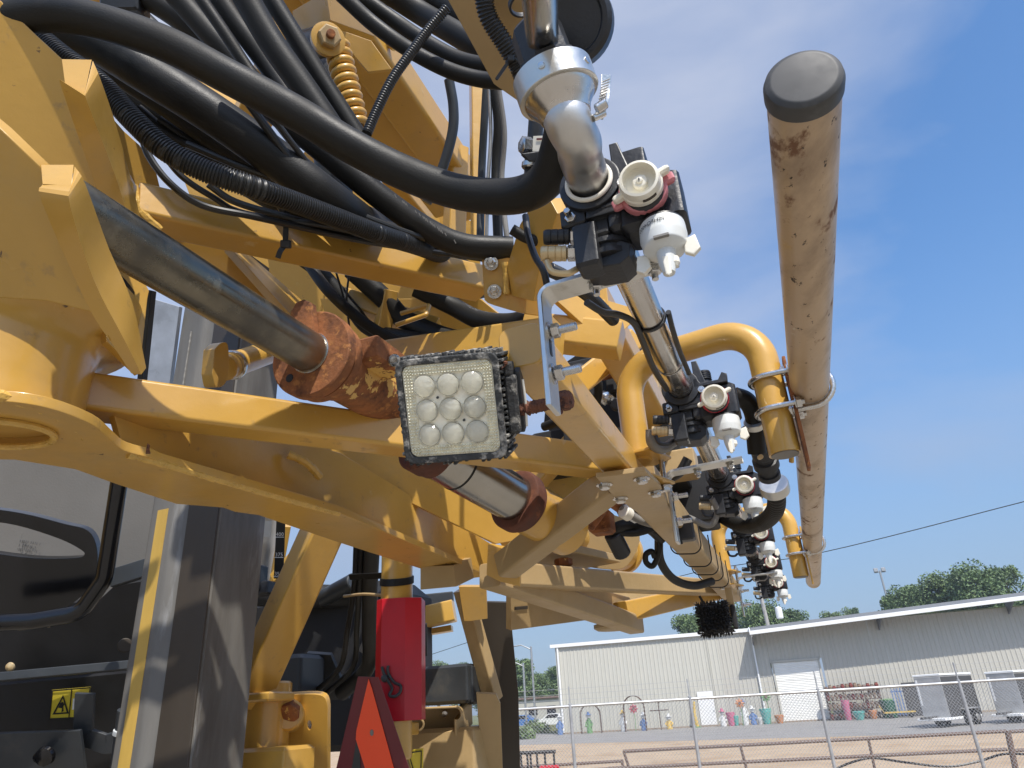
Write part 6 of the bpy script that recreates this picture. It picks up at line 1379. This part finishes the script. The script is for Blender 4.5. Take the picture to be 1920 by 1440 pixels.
part('paper_tag', plate([(680, 1200), (698, 1210), (690, 1232), (672, 1220)], pl3((680, 1200, 2.2), (698, 1210, 2.2), (672, 1220, 2.2)), .001), M_gry, eb)
part('black_plate', plate([(786, 1170), (800, 1170), (801, 1230), (787, 1232)], pl3((786, 1170, 2.1), (800, 1170, 2.1), (787, 1232, 2.1)), .01), M_dkb, eb)
part('lower_mass', box(P(640, 1345, 2.4), A, B, Z, .5, .2, .2, .02), M_dkb, eb)
part('far_frame', beam(P(770, 1130, 2.8), P(850, 1122, 2.8), .04, .05), M_dgr, eb)
sg = thing('level_gauge', 'black tank level strip with white numbers left of the slanted leg', 'gauge', P(527, 1040, 2.3))
pg_ = pl3((517, 980, 2.28), (535, 980, 2.28), (514, 1090, 2.28)); ng = pg_[1] if pg_[1]@Fv < 0 else -pg_[1]
part('strip', plate([(518, 975), (535, 975), (531, 1085), (513, 1085)], pg_, .003), M_blk, sg)
for k, (s_, yy) in enumerate((('400', 1002), ('375', 1040), ('350', 1076))):
    q = PP(525-(yy-1002)*.04, yy, pg_[0], pg_[1])+ng*.001; part('numeral', text_mesh(s_, .017, o=q, x=unit(Rv), y=unit(np.cross(ng, Rv)), n=ng), M_wpr, sg)
    q0 = PP(516-(yy-1002)*.04, yy+5, pg_[0], pg_[1])+ng*.001; part('tick', box(q0+Rv*.014, Rv, Uv, Fv, .030, .002, .001), M_wpr, sg)
solo('rubber_flap', plate([(886, 1128), (955, 1130), (972, 1300), (976, 1470), (945, 1470), (915, 1300)], pl3((886, 1128, 2.15), (955, 1130, 2.15), (945, 1440, 2.1)), .02), M_mdl, 'tall black rubber flap hanging at the right end of the rear frame', 'flap')

# unseen sprayer body on wheels, added left of the picture to block sky light
bo = thing('unseen_sprayer_body', 'unseen yellow and black sprayer body added left of the picture to block sky light', 'sprayer', np.array([-4.6, 2.5, 0]))
BX = np.array([math.cos(.18), math.sin(.18), 0]); BY = np.array([-math.sin(.18), math.cos(.18), 0])
def bb(nm, c, dx, dy, dz, m, bev=.05): return part(nm, box(np.array(c), BX, BY, Z, dx, dy, dz, bev), m, bo)
bb('tank', (-4.3, 3.0, 2.3), 2.6, 4.6, 1.7, M_yel, .2); bb('frame_rail', (-3.6, 2.6, 1.2), 1.0, 5.4, .35, M_dkb); bb('cab', (-4.6, 6.4, 2.9), 2.2, 1.8, 2.4, M_gls, .2)
for c in ((-3.1, 1.2, .95), (-3.1, 5.2, .95)):
    c = np.array(c); w = part('wheel', lathe([(.5, -.22), (.9, -.24), (.95, -.16), (.95, .16), (.9, .24), (.5, .22)], c, BX, 40), M_tyre, bo); part('rim', lathe([(.1, -.15), (.52, -.10), (.52, .10), (.1, .15)], c, BX, 30), M_yel, w)
part('wheel_arch', sweep(np.array([np.array([-3.1, 1.2, .95])+1.15*(BY*math.cos(a)+Z*math.sin(a)) for a in np.linspace(.3, 2.8, 14)]), rrect(.6, .03, .01), up=BX), M_dkb, bo)
# light summer haze over the yard
hzb = G().add([(x, y, z) for x in (-400, 600) for y in (-40, 420) for z in (-1, 30)], [(0, 1, 3, 2), (4, 6, 7, 5), (0, 4, 5, 1), (2, 3, 7, 6), (0, 2, 6, 4), (1, 5, 7, 3)])
M_haze = bpy.data.materials.new('haze_air'); M_haze.use_nodes = True; hn = M_haze.node_tree; hn.nodes.clear()
ho = N(hn, 'ShaderNodeOutputMaterial'); hv = N(hn, 'ShaderNodeVolumePrincipled'); hv.inputs['Color'].default_value = (.80, .87, 1, 1); hv.inputs['Density'].default_value = .0007; hv.inputs['Anisotropy'].default_value = .2
hn.links.new(hv.outputs[0], ho.inputs['Volume'])
solo('haze', hzb, M_haze, kind='stuff', smooth=False)
for o in bpy.data.objects:
    if '_org' in o: del o['_org']
